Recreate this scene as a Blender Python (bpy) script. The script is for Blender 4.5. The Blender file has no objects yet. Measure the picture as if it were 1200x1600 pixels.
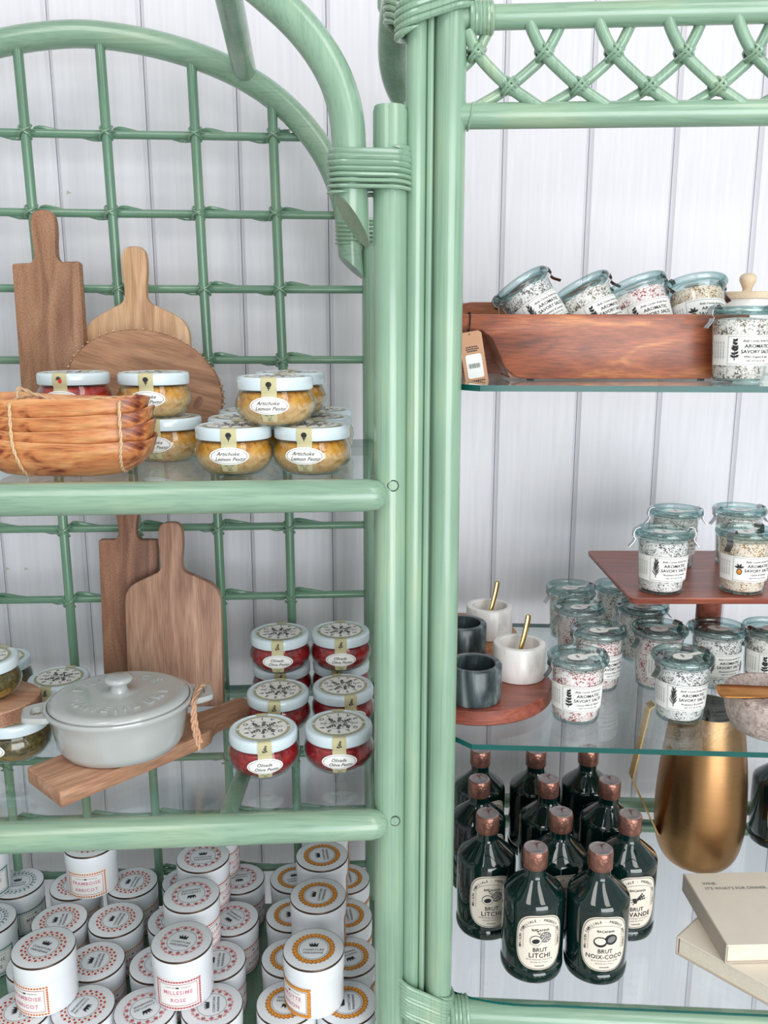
import bpy, math, random
from mathutils import Vector, Matrix
R = math.radians
PI = math.pi
rnd = random.Random(7)
scene = bpy.context.scene
col = scene.collection

# ------------------------------------------------------------------ camera
F = 1350.0
PITCH = R(12.08)
EYE = Vector((0, 0, 1.45))
cd = bpy.data.cameras.new('camera')
cd.sensor_fit = 'VERTICAL'; cd.sensor_height = 24; cd.lens = 24 * F / 1600
cd.clip_start = 0.02
cam = bpy.data.objects.new('camera', cd); col.objects.link(cam)
cam.location = EYE; cam.rotation_euler = (PI / 2 - PITCH, 0, 0)
scene.camera = cam

# ------------------------------------------------------------------ world, lamps, exposure
w = bpy.data.worlds.new('world'); scene.world = w; w.use_nodes = True
w.node_tree.nodes['Background'].inputs[0].default_value = (0.92, 0.96, 1.0, 1)
w.node_tree.nodes['Background'].inputs[1].default_value = 0.48
def area(name, loc, target, size, power, color):
    l = bpy.data.lights.new(name, 'AREA'); l.shape = 'RECTANGLE'; l.size, l.size_y = size; l.energy = power; l.color = color
    o = bpy.data.objects.new(name, l); col.objects.link(o); o.location = loc
    o.rotation_euler = (Vector(target) - Vector(loc)).to_track_quat('-Z', 'Y').to_euler()
    return o
area('ceiling_lamp', (-0.7, -0.35, 2.75), (-0.3, 1.0, 1.0), (0.6, 1.3), 12, (1.0, 0.97, 0.93))
area('ceiling_lamp', (1.0, -0.3, 2.75), (0.4, 1.0, 1.0), (0.6, 1.3), 11, (1.0, 0.97, 0.93))
area('shop_window_light', (1.3, -2.3, 1.25), (0.1, 1.0, 1.0), (2.6, 2.2), 108, (0.95, 0.98, 1.0))
vs = scene.view_settings
vs.view_transform = 'Standard'; vs.look = 'None'; vs.exposure = -0.02; vs.gamma = 1.0; vs.use_curve_mapping = False

# ------------------------------------------------------------------ pixel to place (1200 x 1600 frame)
cP, sP = math.cos(PITCH), math.sin(PITCH)
def ray(px, py):
    u, v = (px - 600) / F, (py - 800) / F
    return Vector((u, cP - v * sP, -sP - v * cP))
def at_y(px, py, Y):
    d = ray(px, py); return EYE + d * (Y / d.y)
def at_z(px, py, Z):
    d = ray(px, py); return EYE + d * ((Z - EYE.z) / d.z)
def YL(x): return 0.88 + 0.065 * x          # front of the left unit
def YB(x): return 1.262 + 0.065 * x         # its back lattice
def YR(x): return 0.90 - 0.06 * (x - 0.065) # front of the right unit
def at_pl(px, py, fn):
    x = 0.0
    for _ in range(6):
        p = at_y(px, py, fn(x)); x = p.x
    return p

# ------------------------------------------------------------------ materials
MATS = {}
def nodes_of(name):
    m = bpy.data.materials.new(name); m.use_nodes = True
    nt = m.node_tree; b = nt.nodes['Principled BSDF']
    MATS[name] = m
    return m, nt, b
def N(nt, t, **kw):
    n = nt.nodes.new(t)
    for k, v in kw.items():
        if k in n.inputs: n.inputs[k].default_value = v
        else: setattr(n, k, v)
    return n
def ramp(nt, stops):
    r = nt.nodes.new('ShaderNodeValToRGB'); e = r.color_ramp.elements
    while len(e) < len(stops): e.new(0.5)
    for i, (p, c) in enumerate(stops): e[i].position = p; e[i].color = (*c, 1)
    return r
def S(r, g, b):  # sRGB 0-255 to linear
    f = lambda c: (c / 255 / 12.92) if c <= 10 else ((c / 255 + 0.055) / 1.055) ** 2.4
    return (f(r), f(g), f(b))
def plain(name, c, rough=0.5, metal=0.0, spec=0.5, var=0.06, scale=40, coat=0.0, sss=0.0, bump=0.0, bscale=200):
    m, nt, b = nodes_of(name); L = nt.links
    tc = N(nt, 'ShaderNodeTexCoord'); nz = N(nt, 'ShaderNodeTexNoise', Scale=scale, Detail=3.0)
    L.new(tc.outputs['Object'], nz.inputs['Vector'])
    rp = ramp(nt, [(0.3, tuple(x * (1 - var) for x in c)), (0.7, tuple(min(1, x * (1 + var)) for x in c))])
    L.new(nz.outputs['Fac'], rp.inputs[0]); L.new(rp.outputs[0], b.inputs['Base Color'])
    b.inputs['Roughness'].default_value = rough; b.inputs['Metallic'].default_value = metal
    b.inputs['Specular IOR Level'].default_value = spec; b.inputs['Coat Weight'].default_value = coat
    b.inputs['Coat Roughness'].default_value = 0.08
    if bump:
        n2 = N(nt, 'ShaderNodeTexNoise', Scale=bscale, Detail=4.0); L.new(tc.outputs['Object'], n2.inputs['Vector'])
        bp = N(nt, 'ShaderNodeBump', Strength=bump, Distance=0.002); L.new(n2.outputs['Fac'], bp.inputs['Height'])
        L.new(bp.outputs[0], b.inputs['Normal'])
    return m
def wood(name, cols, stretch=(60, 8, 60), rough=0.55, distort=1.2, fine=(500, 30, 500), fine_amt=0.35, bump=0.25, coat=0.0, rings=0.0):
    m, nt, b = nodes_of(name); L = nt.links
    tc = N(nt, 'ShaderNodeTexCoord')
    mp = N(nt, 'ShaderNodeMapping'); mp.inputs['Scale'].default_value = stretch
    L.new(tc.outputs['Object'], mp.inputs['Vector'])
    nz = N(nt, 'ShaderNodeTexNoise', Scale=1.0, Detail=5.0, Distortion=distort); L.new(mp.outputs[0], nz.inputs['Vector'])
    src = nz.outputs['Fac']
    if rings:
        wv = N(nt, 'ShaderNodeTexWave', Scale=rings, Distortion=6.0, Detail=2.0); wv.wave_type = 'RINGS'; wv.inputs['Detail Scale'].default_value = 1.2
        mp3 = N(nt, 'ShaderNodeMapping'); mp3.inputs['Scale'].default_value = tuple(s * 0.16 for s in stretch); mp3.inputs['Location'].default_value = (0.6, 0.2, 0.9)
        L.new(tc.outputs['Object'], mp3.inputs['Vector']); L.new(mp3.outputs[0], wv.inputs['Vector'])
        mx = N(nt, 'ShaderNodeMath', operation='MULTIPLY_ADD'); mx.inputs[1].default_value = 0.35
        L.new(wv.outputs['Fac'], mx.inputs[0]); 
        m3 = N(nt, 'ShaderNodeMath', operation='MULTIPLY'); m3.inputs[1].default_value = 0.75; L.new(src, m3.inputs[0]); L.new(m3.outputs[0], mx.inputs[2])
        src = mx.outputs[0]
    rp = ramp(nt, cols); L.new(src, rp.inputs[0])
    mp2 = N(nt, 'ShaderNodeMapping'); mp2.inputs['Scale'].default_value = fine; L.new(tc.outputs['Object'], mp2.inputs['Vector'])
    n2 = N(nt, 'ShaderNodeTexNoise', Scale=1.0, Detail=3.0); L.new(mp2.outputs[0], n2.inputs['Vector'])
    r2 = ramp(nt, [(0.35, (1 - fine_amt,) * 3), (0.6, (1, 1, 1))]); L.new(n2.outputs['Fac'], r2.inputs[0])
    mx2 = N(nt, 'ShaderNodeMix', data_type='RGBA', blend_type='MULTIPLY'); mx2.inputs[0].default_value = 1.0
    L.new(rp.outputs[0], mx2.inputs[6]); L.new(r2.outputs[0], mx2.inputs[7]); L.new(mx2.outputs[2], b.inputs['Base Color'])
    b.inputs['Roughness'].default_value = rough; b.inputs['Coat Weight'].default_value = coat; b.inputs['Coat Roughness'].default_value = 0.2
    bp = N(nt, 'ShaderNodeBump', Strength=bump, Distance=0.001); L.new(n2.outputs['Fac'], bp.inputs['Height']); L.new(bp.outputs[0], b.inputs['Normal'])
    return m
def speckle(name, base, specks, scale=420, density=0.42, rough=0.6, bump=0.6, lump=90):
    # crystals with coloured grains: random colour per cell
    m, nt, b = nodes_of(name); L = nt.links
    tc = N(nt, 'ShaderNodeTexCoord')
    vo = N(nt, 'ShaderNodeTexVoronoi', Scale=scale, Randomness=1.0); L.new(tc.outputs['Object'], vo.inputs['Vector'])
    sp = N(nt, 'ShaderNodeSeparateColor'); L.new(vo.outputs['Color'], sp.inputs[0])
    big = N(nt, 'ShaderNodeTexNoise', Scale=lump, Detail=2.0); L.new(tc.outputs['Object'], big.inputs['Vector'])
    ad = N(nt, 'ShaderNodeMath', operation='MULTIPLY_ADD'); ad.inputs[1].default_value = 1.5; L.new(big.outputs['Fac'], ad.inputs[0]); L.new(sp.outputs[0], ad.inputs[2])
    sub = N(nt, 'ShaderNodeMath', operation='SUBTRACT'); L.new(ad.outputs[0], sub.inputs[0]); sub.inputs[1].default_value = 0.75
    n = len(specks)
    stops = [(0.0, specks[0])]
    for i, s in enumerate(specks[1:]): stops.append((density * (i + 1) / n, s))
    for i, s in enumerate(base): stops.append((density + (1 - density) * i / len(base), s))
    rp = ramp(nt, stops); rp.color_ramp.interpolation = 'CONSTANT'; L.new(sub.outputs[0], rp.inputs[0]); L.new(rp.outputs[0], b.inputs['Base Color'])
    b.inputs['Roughness'].default_value = rough
    bp = N(nt, 'ShaderNodeBump', Strength=bump, Distance=0.001); L.new(vo.outputs['Distance'], bp.inputs['Height']); L.new(bp.outputs[0], b.inputs['Normal'])
    return m
def clear_glass(name, tint, edge, refl=1.0, rough=0.0, blend=0.35):
    # thin glass wall: transparent with a tint that deepens where one looks along the wall, plus mirror reflection
    m, nt, b = nodes_of(name); L = nt.links; nt.nodes.remove(b)
    out = nt.nodes['Material Output']
    lw = N(nt, 'ShaderNodeLayerWeight', Blend=blend)
    mx = N(nt, 'ShaderNodeMix', data_type='RGBA'); mx.inputs[6].default_value = (*tint, 1); mx.inputs[7].default_value = (*edge, 1)
    L.new(lw.outputs['Facing'], mx.inputs[0])
    tr = N(nt, 'ShaderNodeBsdfTransparent'); L.new(mx.outputs[2], tr.inputs[0])
    gl = N(nt, 'ShaderNodeBsdfGlossy', Roughness=rough); gl.inputs[0].default_value = (0.95, 1, 0.98, 1)
    l2 = N(nt, 'ShaderNodeLayerWeight', Blend=0.5)
    pw = N(nt, 'ShaderNodeMath', operation='POWER'); pw.inputs[1].default_value = 5.0; L.new(l2.outputs['Facing'], pw.inputs[0])
    mu = N(nt, 'ShaderNodeMath', operation='MULTIPLY_ADD'); mu.inputs[1].default_value = 0.96 * refl; mu.inputs[2].default_value = 0.04 * refl; mu.use_clamp = True; L.new(pw.outputs[0], mu.inputs[0])
    ms = N(nt, 'ShaderNodeMixShader'); L.new(mu.outputs[0], ms.inputs[0]); L.new(tr.outputs[0], ms.inputs[1]); L.new(gl.outputs[0], ms.inputs[2])
    L.new(ms.outputs[0], out.inputs['Surface'])
    return m

def green_paint(name, c, var=0.15, along='z'):
    m, nt, b = nodes_of(name); L = nt.links
    tc = N(nt, 'ShaderNodeTexCoord')
    mp = N(nt, 'ShaderNodeMapping'); mp.inputs['Scale'].default_value = (26, 26, 7) if along == 'z' else (7, 26, 26); L.new(tc.outputs['Object'], mp.inputs['Vector'])
    nz = N(nt, 'ShaderNodeTexNoise', Scale=1.0, Detail=3.0); L.new(mp.outputs[0], nz.inputs['Vector'])
    rp = ramp(nt, [(0.30, tuple(x * (1 - var) for x in c)), (0.52, c), (0.72, (c[0] * (1 + var * 1.9), c[1] * (1 + var * .7), c[2] * (1 + var * 0.3)))])
    L.new(nz.outputs['Fac'], rp.inputs[0])
    mp3 = N(nt, 'ShaderNodeMapping'); mp3.inputs['Scale'].default_value = (420, 420, 5) if along == 'z' else (5, 420, 420); L.new(tc.outputs['Object'], mp3.inputs['Vector'])
    n3 = N(nt, 'ShaderNodeTexNoise', Scale=1.0, Detail=3.0); L.new(mp3.outputs[0], n3.inputs['Vector'])
    r3 = ramp(nt, [(0.36, (0.84, 0.86, 0.84)), (0.52, (1, 1, 1)), (0.7, (1.0, 0.985, 0.94))]); L.new(n3.outputs['Fac'], r3.inputs[0])
    mx3 = N(nt, 'ShaderNodeMix', data_type='RGBA', blend_type='MULTIPLY'); mx3.inputs[0].default_value = 1.0
    L.new(rp.outputs[0], mx3.inputs[6]); L.new(r3.outputs[0], mx3.inputs[7]); L.new(mx3.outputs[2], b.inputs['Base Color'])
    b.inputs['Roughness'].default_value = 0.26; b.inputs['Specular IOR Level'].default_value = 0.55
    b.inputs['Coat Weight'].default_value = 0.35; b.inputs['Coat Roughness'].default_value = 0.12
    mp2 = N(nt, 'ShaderNodeMapping'); mp2.inputs['Scale'].default_value = (160, 160, 40) if along == 'z' else (40, 160, 160); L.new(tc.outputs['Object'], mp2.inputs['Vector'])
    n2 = N(nt, 'ShaderNodeTexNoise', Scale=1.0, Detail=4.0); L.new(mp2.outputs[0], n2.inputs['Vector'])
    bp = N(nt, 'ShaderNodeBump', Strength=0.12, Distance=0.001); L.new(n2.outputs['Fac'], bp.inputs['Height']); L.new(bp.outputs[0], b.inputs['Normal'])
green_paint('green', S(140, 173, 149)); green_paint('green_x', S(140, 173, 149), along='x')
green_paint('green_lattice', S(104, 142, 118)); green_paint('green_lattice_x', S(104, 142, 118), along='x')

def wall_paint():
    m, nt, b = nodes_of('wall_paint'); L = nt.links
    tc = N(nt, 'ShaderNodeTexCoord'); mp = N(nt, 'ShaderNodeMapping'); mp.inputs['Scale'].default_value = (120, 120, 6); L.new(tc.outputs['Object'], mp.inputs['Vector'])
    nz = N(nt, 'ShaderNodeTexNoise', Scale=1.0, Detail=5.0, Distortion=0.6); L.new(mp.outputs[0], nz.inputs['Vector'])
    rp = ramp(nt, [(0.3, S(219, 218, 224)), (0.7, S(228, 227, 232))]); L.new(nz.outputs['Fac'], rp.inputs[0]); L.new(rp.outputs[0], b.inputs['Base Color'])
    b.inputs['Roughness'].default_value = 0.42
    bp = N(nt, 'ShaderNodeBump', Strength=0.07, Distance=0.002); L.new(nz.outputs['Fac'], bp.inputs['Height']); L.new(bp.outputs[0], b.inputs['Normal'])
wall_paint()
plain('wall_gap', S(150, 150, 158), 0.8)
plain('floor_tile', S(186, 182, 178), 0.5, var=0.08, scale=6)
plain('ceiling_paint', S(236, 236, 236), 0.8)
clear_glass('shelf_glass', (0.975, 0.99, 0.99), (0.88, 0.93, 0.935), 1.0, 0.0, 0.5)
plain('glass_edge', (0.0, 0.085, 0.074), 0.15, spec=0.4, var=0.1, scale=20)
clear_glass('jar_glass', (0.985, 0.99, 0.985), (0.62, 0.76, 0.72), 1.2, 0.0, 0.25)
clear_glass('salt_jar_glass', (0.99, 0.995, 0.992), (0.52, 0.70, 0.69), 1.2, 0.0, 0.14)
clear_glass('lid_glass', (0.88, 0.945, 0.945), (0.24, 0.46, 0.46), 1.5, 0.01, 0.42)
plain('white_lacquer', S(214, 229, 235), 0.22, coat=0.4, var=0.01)
plain('paper_white', S(240, 239, 235), 0.7, var=0.015)
plain('paper_khaki', S(196, 189, 148), 0.7, var=0.04)
plain('paper_sage', S(172, 172, 140), 0.7, var=0.04)
plain('paper_cream', S(236, 226, 210), 0.7, var=0.02)
plain('ink', S(30, 32, 34), 0.7, var=0.0)
plain('ink_grey', S(124, 124, 126), 0.7, var=0.0)
plain('ink_red', S(196, 52, 44), 0.6, var=0.1)
plain('ink_green', S(64, 96, 50), 0.6, var=0.1)
def paste(name, pulp, oil, rough=0.22, scale=95, zcut=0.026):
    # pulp below, clearer oil above; both mottled
    m, nt, b = nodes_of(name); L = nt.links
    tc = N(nt, 'ShaderNodeTexCoord')
    nz = N(nt, 'ShaderNodeTexNoise', Scale=scale, Detail=9.0, Roughness=0.72, Distortion=0.8); L.new(tc.outputs['Object'], nz.inputs['Vector'])
    r1 = ramp(nt, pulp); r2 = ramp(nt, oil); L.new(nz.outputs['Fac'], r1.inputs[0]); L.new(nz.outputs['Fac'], r2.inputs[0])
    sp = N(nt, 'ShaderNodeSeparateXYZ'); L.new(tc.outputs['Object'], sp.inputs[0])
    n2 = N(nt, 'ShaderNodeTexNoise', Scale=45.0, Detail=4.0); L.new(tc.outputs['Object'], n2.inputs['Vector'])
    ma = N(nt, 'ShaderNodeMath', operation='MULTIPLY_ADD'); ma.inputs[1].default_value = 0.026; L.new(n2.outputs['Fac'], ma.inputs[0]); L.new(sp.outputs[2], ma.inputs[2])
    mr = N(nt, 'ShaderNodeMapRange'); mr.inputs[1].default_value = zcut + 0.013 - 0.003; mr.inputs[2].default_value = zcut + 0.013 + 0.003; L.new(ma.outputs[0], mr.inputs[0])
    mx = N(nt, 'ShaderNodeMix', data_type='RGBA'); L.new(mr.outputs[0], mx.inputs[0]); L.new(r1.outputs[0], mx.inputs[6]); L.new(r2.outputs[0], mx.inputs[7])
    L.new(mx.outputs[2], b.inputs['Base Color']); b.inputs['Roughness'].default_value = rough; b.inputs['Coat Weight'].default_value = 0.4
    bp = N(nt, 'ShaderNodeBump', Strength=0.5, Distance=0.002); L.new(nz.outputs['Fac'], bp.inputs['Height']); L.new(bp.outputs[0], b.inputs['Normal'])
paste('pesto_artichoke', [(0.3, S(140, 100, 58)), (0.42, S(202, 158, 102)), (0.6, S(228, 192, 142)), (0.75, S(240, 214, 172))], [(0.3, S(120, 70, 16)), (0.5, S(206, 140, 40)), (0.7, S(232, 186, 96))])
paste('pesto_olive', [(0.3, S(70, 12, 16)), (0.5, S(150, 34, 36)), (0.7, S(188, 66, 58))], [(0.3, S(64, 8, 14)), (0.5, S(146, 18, 26)), (0.72, S(196, 50, 50))], zcut=0.015)
paste('pesto_pepper', [(0.3, S(110, 16, 14)), (0.5, S(190, 44, 30)), (0.7, S(224, 92, 50))], [(0.3, S(90, 10, 12)), (0.5, S(176, 30, 28)), (0.7, S(214, 84, 50))], zcut=0.02)
paste('pesto_herb', [(0.3, S(98, 70, 28)), (0.5, S(166, 128, 64)), (0.7, S(196, 160, 96))], [(0.3, S(26, 28, 12)), (0.5, S(76, 68, 28)), (0.72, S(150, 122, 70))], zcut=0.017)
speckle('salt_rosemary', [S(240, 238, 236), S(228, 226, 226), S(246, 244, 242), S(234, 232, 231)], [S(92, 90, 92), S(158, 152, 150), S(200, 196, 194)], 680, 0.30)
speckle('salt_citrus', [S(238, 224, 208), S(230, 214, 196), S(244, 236, 226)], [S(150, 124, 88), S(206, 172, 136), S(222, 196, 168)], 680, 0.30)
speckle('salt_rose', [S(242, 230, 228), S(236, 218, 216), S(248, 242, 240)], [S(142, 58, 66), S(206, 152, 152), S(224, 190, 190)], 640, 0.28)
speckle('salt_oregano', [S(238, 234, 230), S(226, 220, 214), S(246, 242, 238)], [S(108, 98, 86), S(164, 152, 134), S(204, 196, 186)], 640, 0.30)
plain('steel', S(178, 180, 182), 0.25, 1.0)
def brass(name, c, rough):
    m, nt, b = nodes_of(name); L = nt.links
    tc = N(nt, 'ShaderNodeTexCoord'); mp = N(nt, 'ShaderNodeMapping'); mp.inputs['Scale'].default_value = (30, 30, 900); L.new(tc.outputs['Object'], mp.inputs['Vector'])
    nz = N(nt, 'ShaderNodeTexNoise', Scale=1.0, Detail=2.0); L.new(mp.outputs[0], nz.inputs['Vector'])
    rp = ramp(nt, [(0.3, tuple(x * 0.9 for x in c)), (0.7, c)]); L.new(nz.outputs['Fac'], rp.inputs[0]); L.new(rp.outputs[0], b.inputs['Base Color'])
    b.inputs['Metallic'].default_value = 1.0; b.inputs['Roughness'].default_value = rough
    bp = N(nt, 'ShaderNodeBump', Strength=0.15, Distance=0.0005); L.new(nz.outputs['Fac'], bp.inputs['Height']); L.new(bp.outputs[0], b.inputs['Normal'])
brass('brass', S(190, 146, 100), 0.34)
brass('brass_polished', S(214, 176, 112), 0.16)
brass('copper_spoon', S(200, 140, 84), 0.24)
wood('wood_walnut', [(0.25, S(122, 82, 58)), (0.5, S(164, 120, 90)), (0.75, S(188, 146, 114))], (46, 46, 7), 0.6)
wood('wood_oak', [(0.25, S(170, 126, 92)), (0.5, S(204, 164, 126)), (0.75, S(220, 184, 148))], (60, 60, 7), 0.6, fine=(700, 700, 24), fine_amt=0.25)
wood('wood_oval', [(0.25, S(132, 90, 64)), (0.5, S(172, 126, 94)), (0.75, S(194, 150, 116))], (7, 46, 46), 0.6, fine=(30, 500, 500), fine_amt=0.3)
plain('wood_bark', S(196, 154, 116), 0.8, var=0.3, scale=120, bump=0.6)
wood('wood_aged', [(0.25, S(140, 100, 80)), (0.5, S(180, 138, 114)), (0.75, S(204, 166, 140))], (50, 50, 6), 0.6, fine=(600, 600, 26), fine_amt=0.3)
wood('wood_aged_dark', [(0.25, S(112, 74, 56)), (0.5, S(152, 108, 84)), (0.75, S(178, 134, 108))], (50, 50, 6), 0.6)
wood('wood_slab', [(0.25, S(156, 108, 80)), (0.5, S(194, 146, 116)), (0.75, S(216, 172, 142))], (7, 50, 50), 0.65, fine=(30, 600, 600))
wood('wood_olive', [(0.30, S(98, 46, 34)), (0.37, S(150, 80, 50)), (0.44, S(204, 130, 78)), (0.6, S(226, 164, 108)), (0.8, S(200, 122, 72))], (9, 26, 38), 0.4, 2.2, (40, 300, 500), 0.25, 0.15, 0.15)
wood('wood_acacia', [(0.28, S(98, 50, 34)), (0.44, S(150, 78, 48)), (0.58, S(172, 94, 58)), (0.74, S(212, 138, 80))], (7, 22, 26), 0.4, 1.6, (50, 420, 520), 0.35, 0.15, 0.2)
wood('wood_rose', [(0.25, S(110, 50, 38)), (0.5, S(152, 78, 60)), (0.75, S(178, 102, 78))], (7, 60, 60), 0.4, 1.5, (30, 500, 500), 0.25, 0.1, 0.2)
wood('wood_honey', [(0.25, S(150, 88, 46)), (0.5, S(200, 130, 76)), (0.75, S(216, 150, 94))], (60, 8, 60), 0.4, 1.5, (500, 30, 500), 0.25, 0.1, 0.2)
wood('wood_pale', [(0.25, S(206, 180, 146)), (0.5, S(226, 204, 174)), (0.75, S(234, 216, 190))], (10, 50, 50), 0.55, fine_amt=0.12)
def marble(name, stops, scale, rough=0.2, dist=3.0, sc=(1, 1, 0.5)):
    m, nt, b = nodes_of(name); L = nt.links
    tc = N(nt, 'ShaderNodeTexCoord'); mp = N(nt, 'ShaderNodeMapping'); mp.inputs['Scale'].default_value = sc; L.new(tc.outputs['Object'], mp.inputs['Vector'])
    nz = N(nt, 'ShaderNodeTexNoise', Scale=scale, Detail=6.0, Distortion=dist); L.new(mp.outputs[0], nz.inputs['Vector'])
    rp = ramp(nt, stops); L.new(nz.outputs['Fac'], rp.inputs[0]); L.new(rp.outputs[0], b.inputs['Base Color']); b.inputs['Roughness'].default_value = rough
marble('marble_white', [(0.33, S(222, 216, 212)), (0.46, S(240, 236, 232)), (0.8, S(246, 243, 240))], 14)
marble('marble_green', [(0.3, S(28, 36, 38)), (0.5, S(62, 74, 76)), (0.62, S(96, 108, 108)), (0.8, S(150, 158, 156))], 16, 0.25, 3.5, (1, 1, 0.35))
marble('marble_rose', [(0.3, S(140, 120, 112)), (0.5, S(184, 168, 160)), (0.7, S(208, 194, 186)), (0.85, S(222, 212, 206))], 150, 0.45, 1.5, (1, 1, 1))
plain('ceramic_grey', S(182, 186, 184), 0.16, coat=0.5, var=0.02)
plain('ceramic_white', S(232, 230, 226), 0.3, var=0.02)
plain('twine', S(222, 190, 150), 0.9, var=0.15, scale=400, bump=0.5)
plain('twine_pink', S(206, 162, 132), 0.9, var=0.15, scale=400, bump=0.5)
plain('cord_dark', S(40, 32, 30), 0.9)
plain('kraft', S(196, 150, 118), 0.8, var=0.05)
plain('pot_white', S(232, 236, 240), 0.28, coat=0.25, var=0.01)
plain('rim_bronze', S(78, 58, 44), 0.35, 0.6)
plain('print_red', S(186, 46, 46), 0.6, var=0.15, scale=300)
plain('print_beige', S(238, 208, 170), 0.6, var=0.1)
plain('print_pink', S(220, 156, 158), 0.6, var=0.15, scale=300)
plain('print_rose', S(156, 66, 78), 0.6, var=0.15, scale=300)
plain('print_orange', S(222, 146, 44), 0.6, var=0.15, scale=300)
plain('print_brown', S(150, 82, 34), 0.6, var=0.1)
plain('print_teal', S(92, 134, 136), 0.6, var=0.15, scale=300)
plain('print_black', S(34, 34, 40), 0.6, var=0.0)
plain('print_magenta', S(206, 120, 150), 0.6, var=0.05)
plain('cover_grey', S(198, 186, 172), 0.6, var=0.03)
plain('page_edge', S(232, 222, 204), 0.8, var=0.06, scale=300)
plain('capsule', S(158, 112, 98), 0.26, 0.65, var=0.25, scale=110, bump=0.7, bscale=160)
plain('capsule_top', S(176, 164, 164), 0.3, 0.5, var=0.2, scale=130, bump=0.8, bscale=220)
def bottle_glass():
    m, nt, b = nodes_of('bottle_glass')
    L = nt.links
    tc = N(nt, 'ShaderNodeTexCoord'); nz = N(nt, 'ShaderNodeTexNoise', Scale=18.0, Detail=2.0); L.new(tc.outputs['Object'], nz.inputs['Vector'])
    rp = ramp(nt, [(0.3, (0.0010, 0.014, 0.012)), (0.7, (0.0016, 0.025, 0.021))]); L.new(nz.outputs['Fac'], rp.inputs[0]); L.new(rp.outputs[0], b.inputs['Base Color'])
    b.inputs['Transmission Weight'].default_value = 0.3; b.inputs['IOR'].default_value = 1.45
    b.inputs['Roughness'].default_value = 0.04; b.inputs['Coat Weight'].default_value = 1.0; b.inputs['Coat Roughness'].default_value = 0.01
    bp = N(nt, 'ShaderNodeBump', Strength=0.05, Distance=0.004); L.new(nz.outputs['Fac'], bp.inputs['Height']); L.new(bp.outputs[0], b.inputs['Normal'])
bottle_glass()

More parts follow.
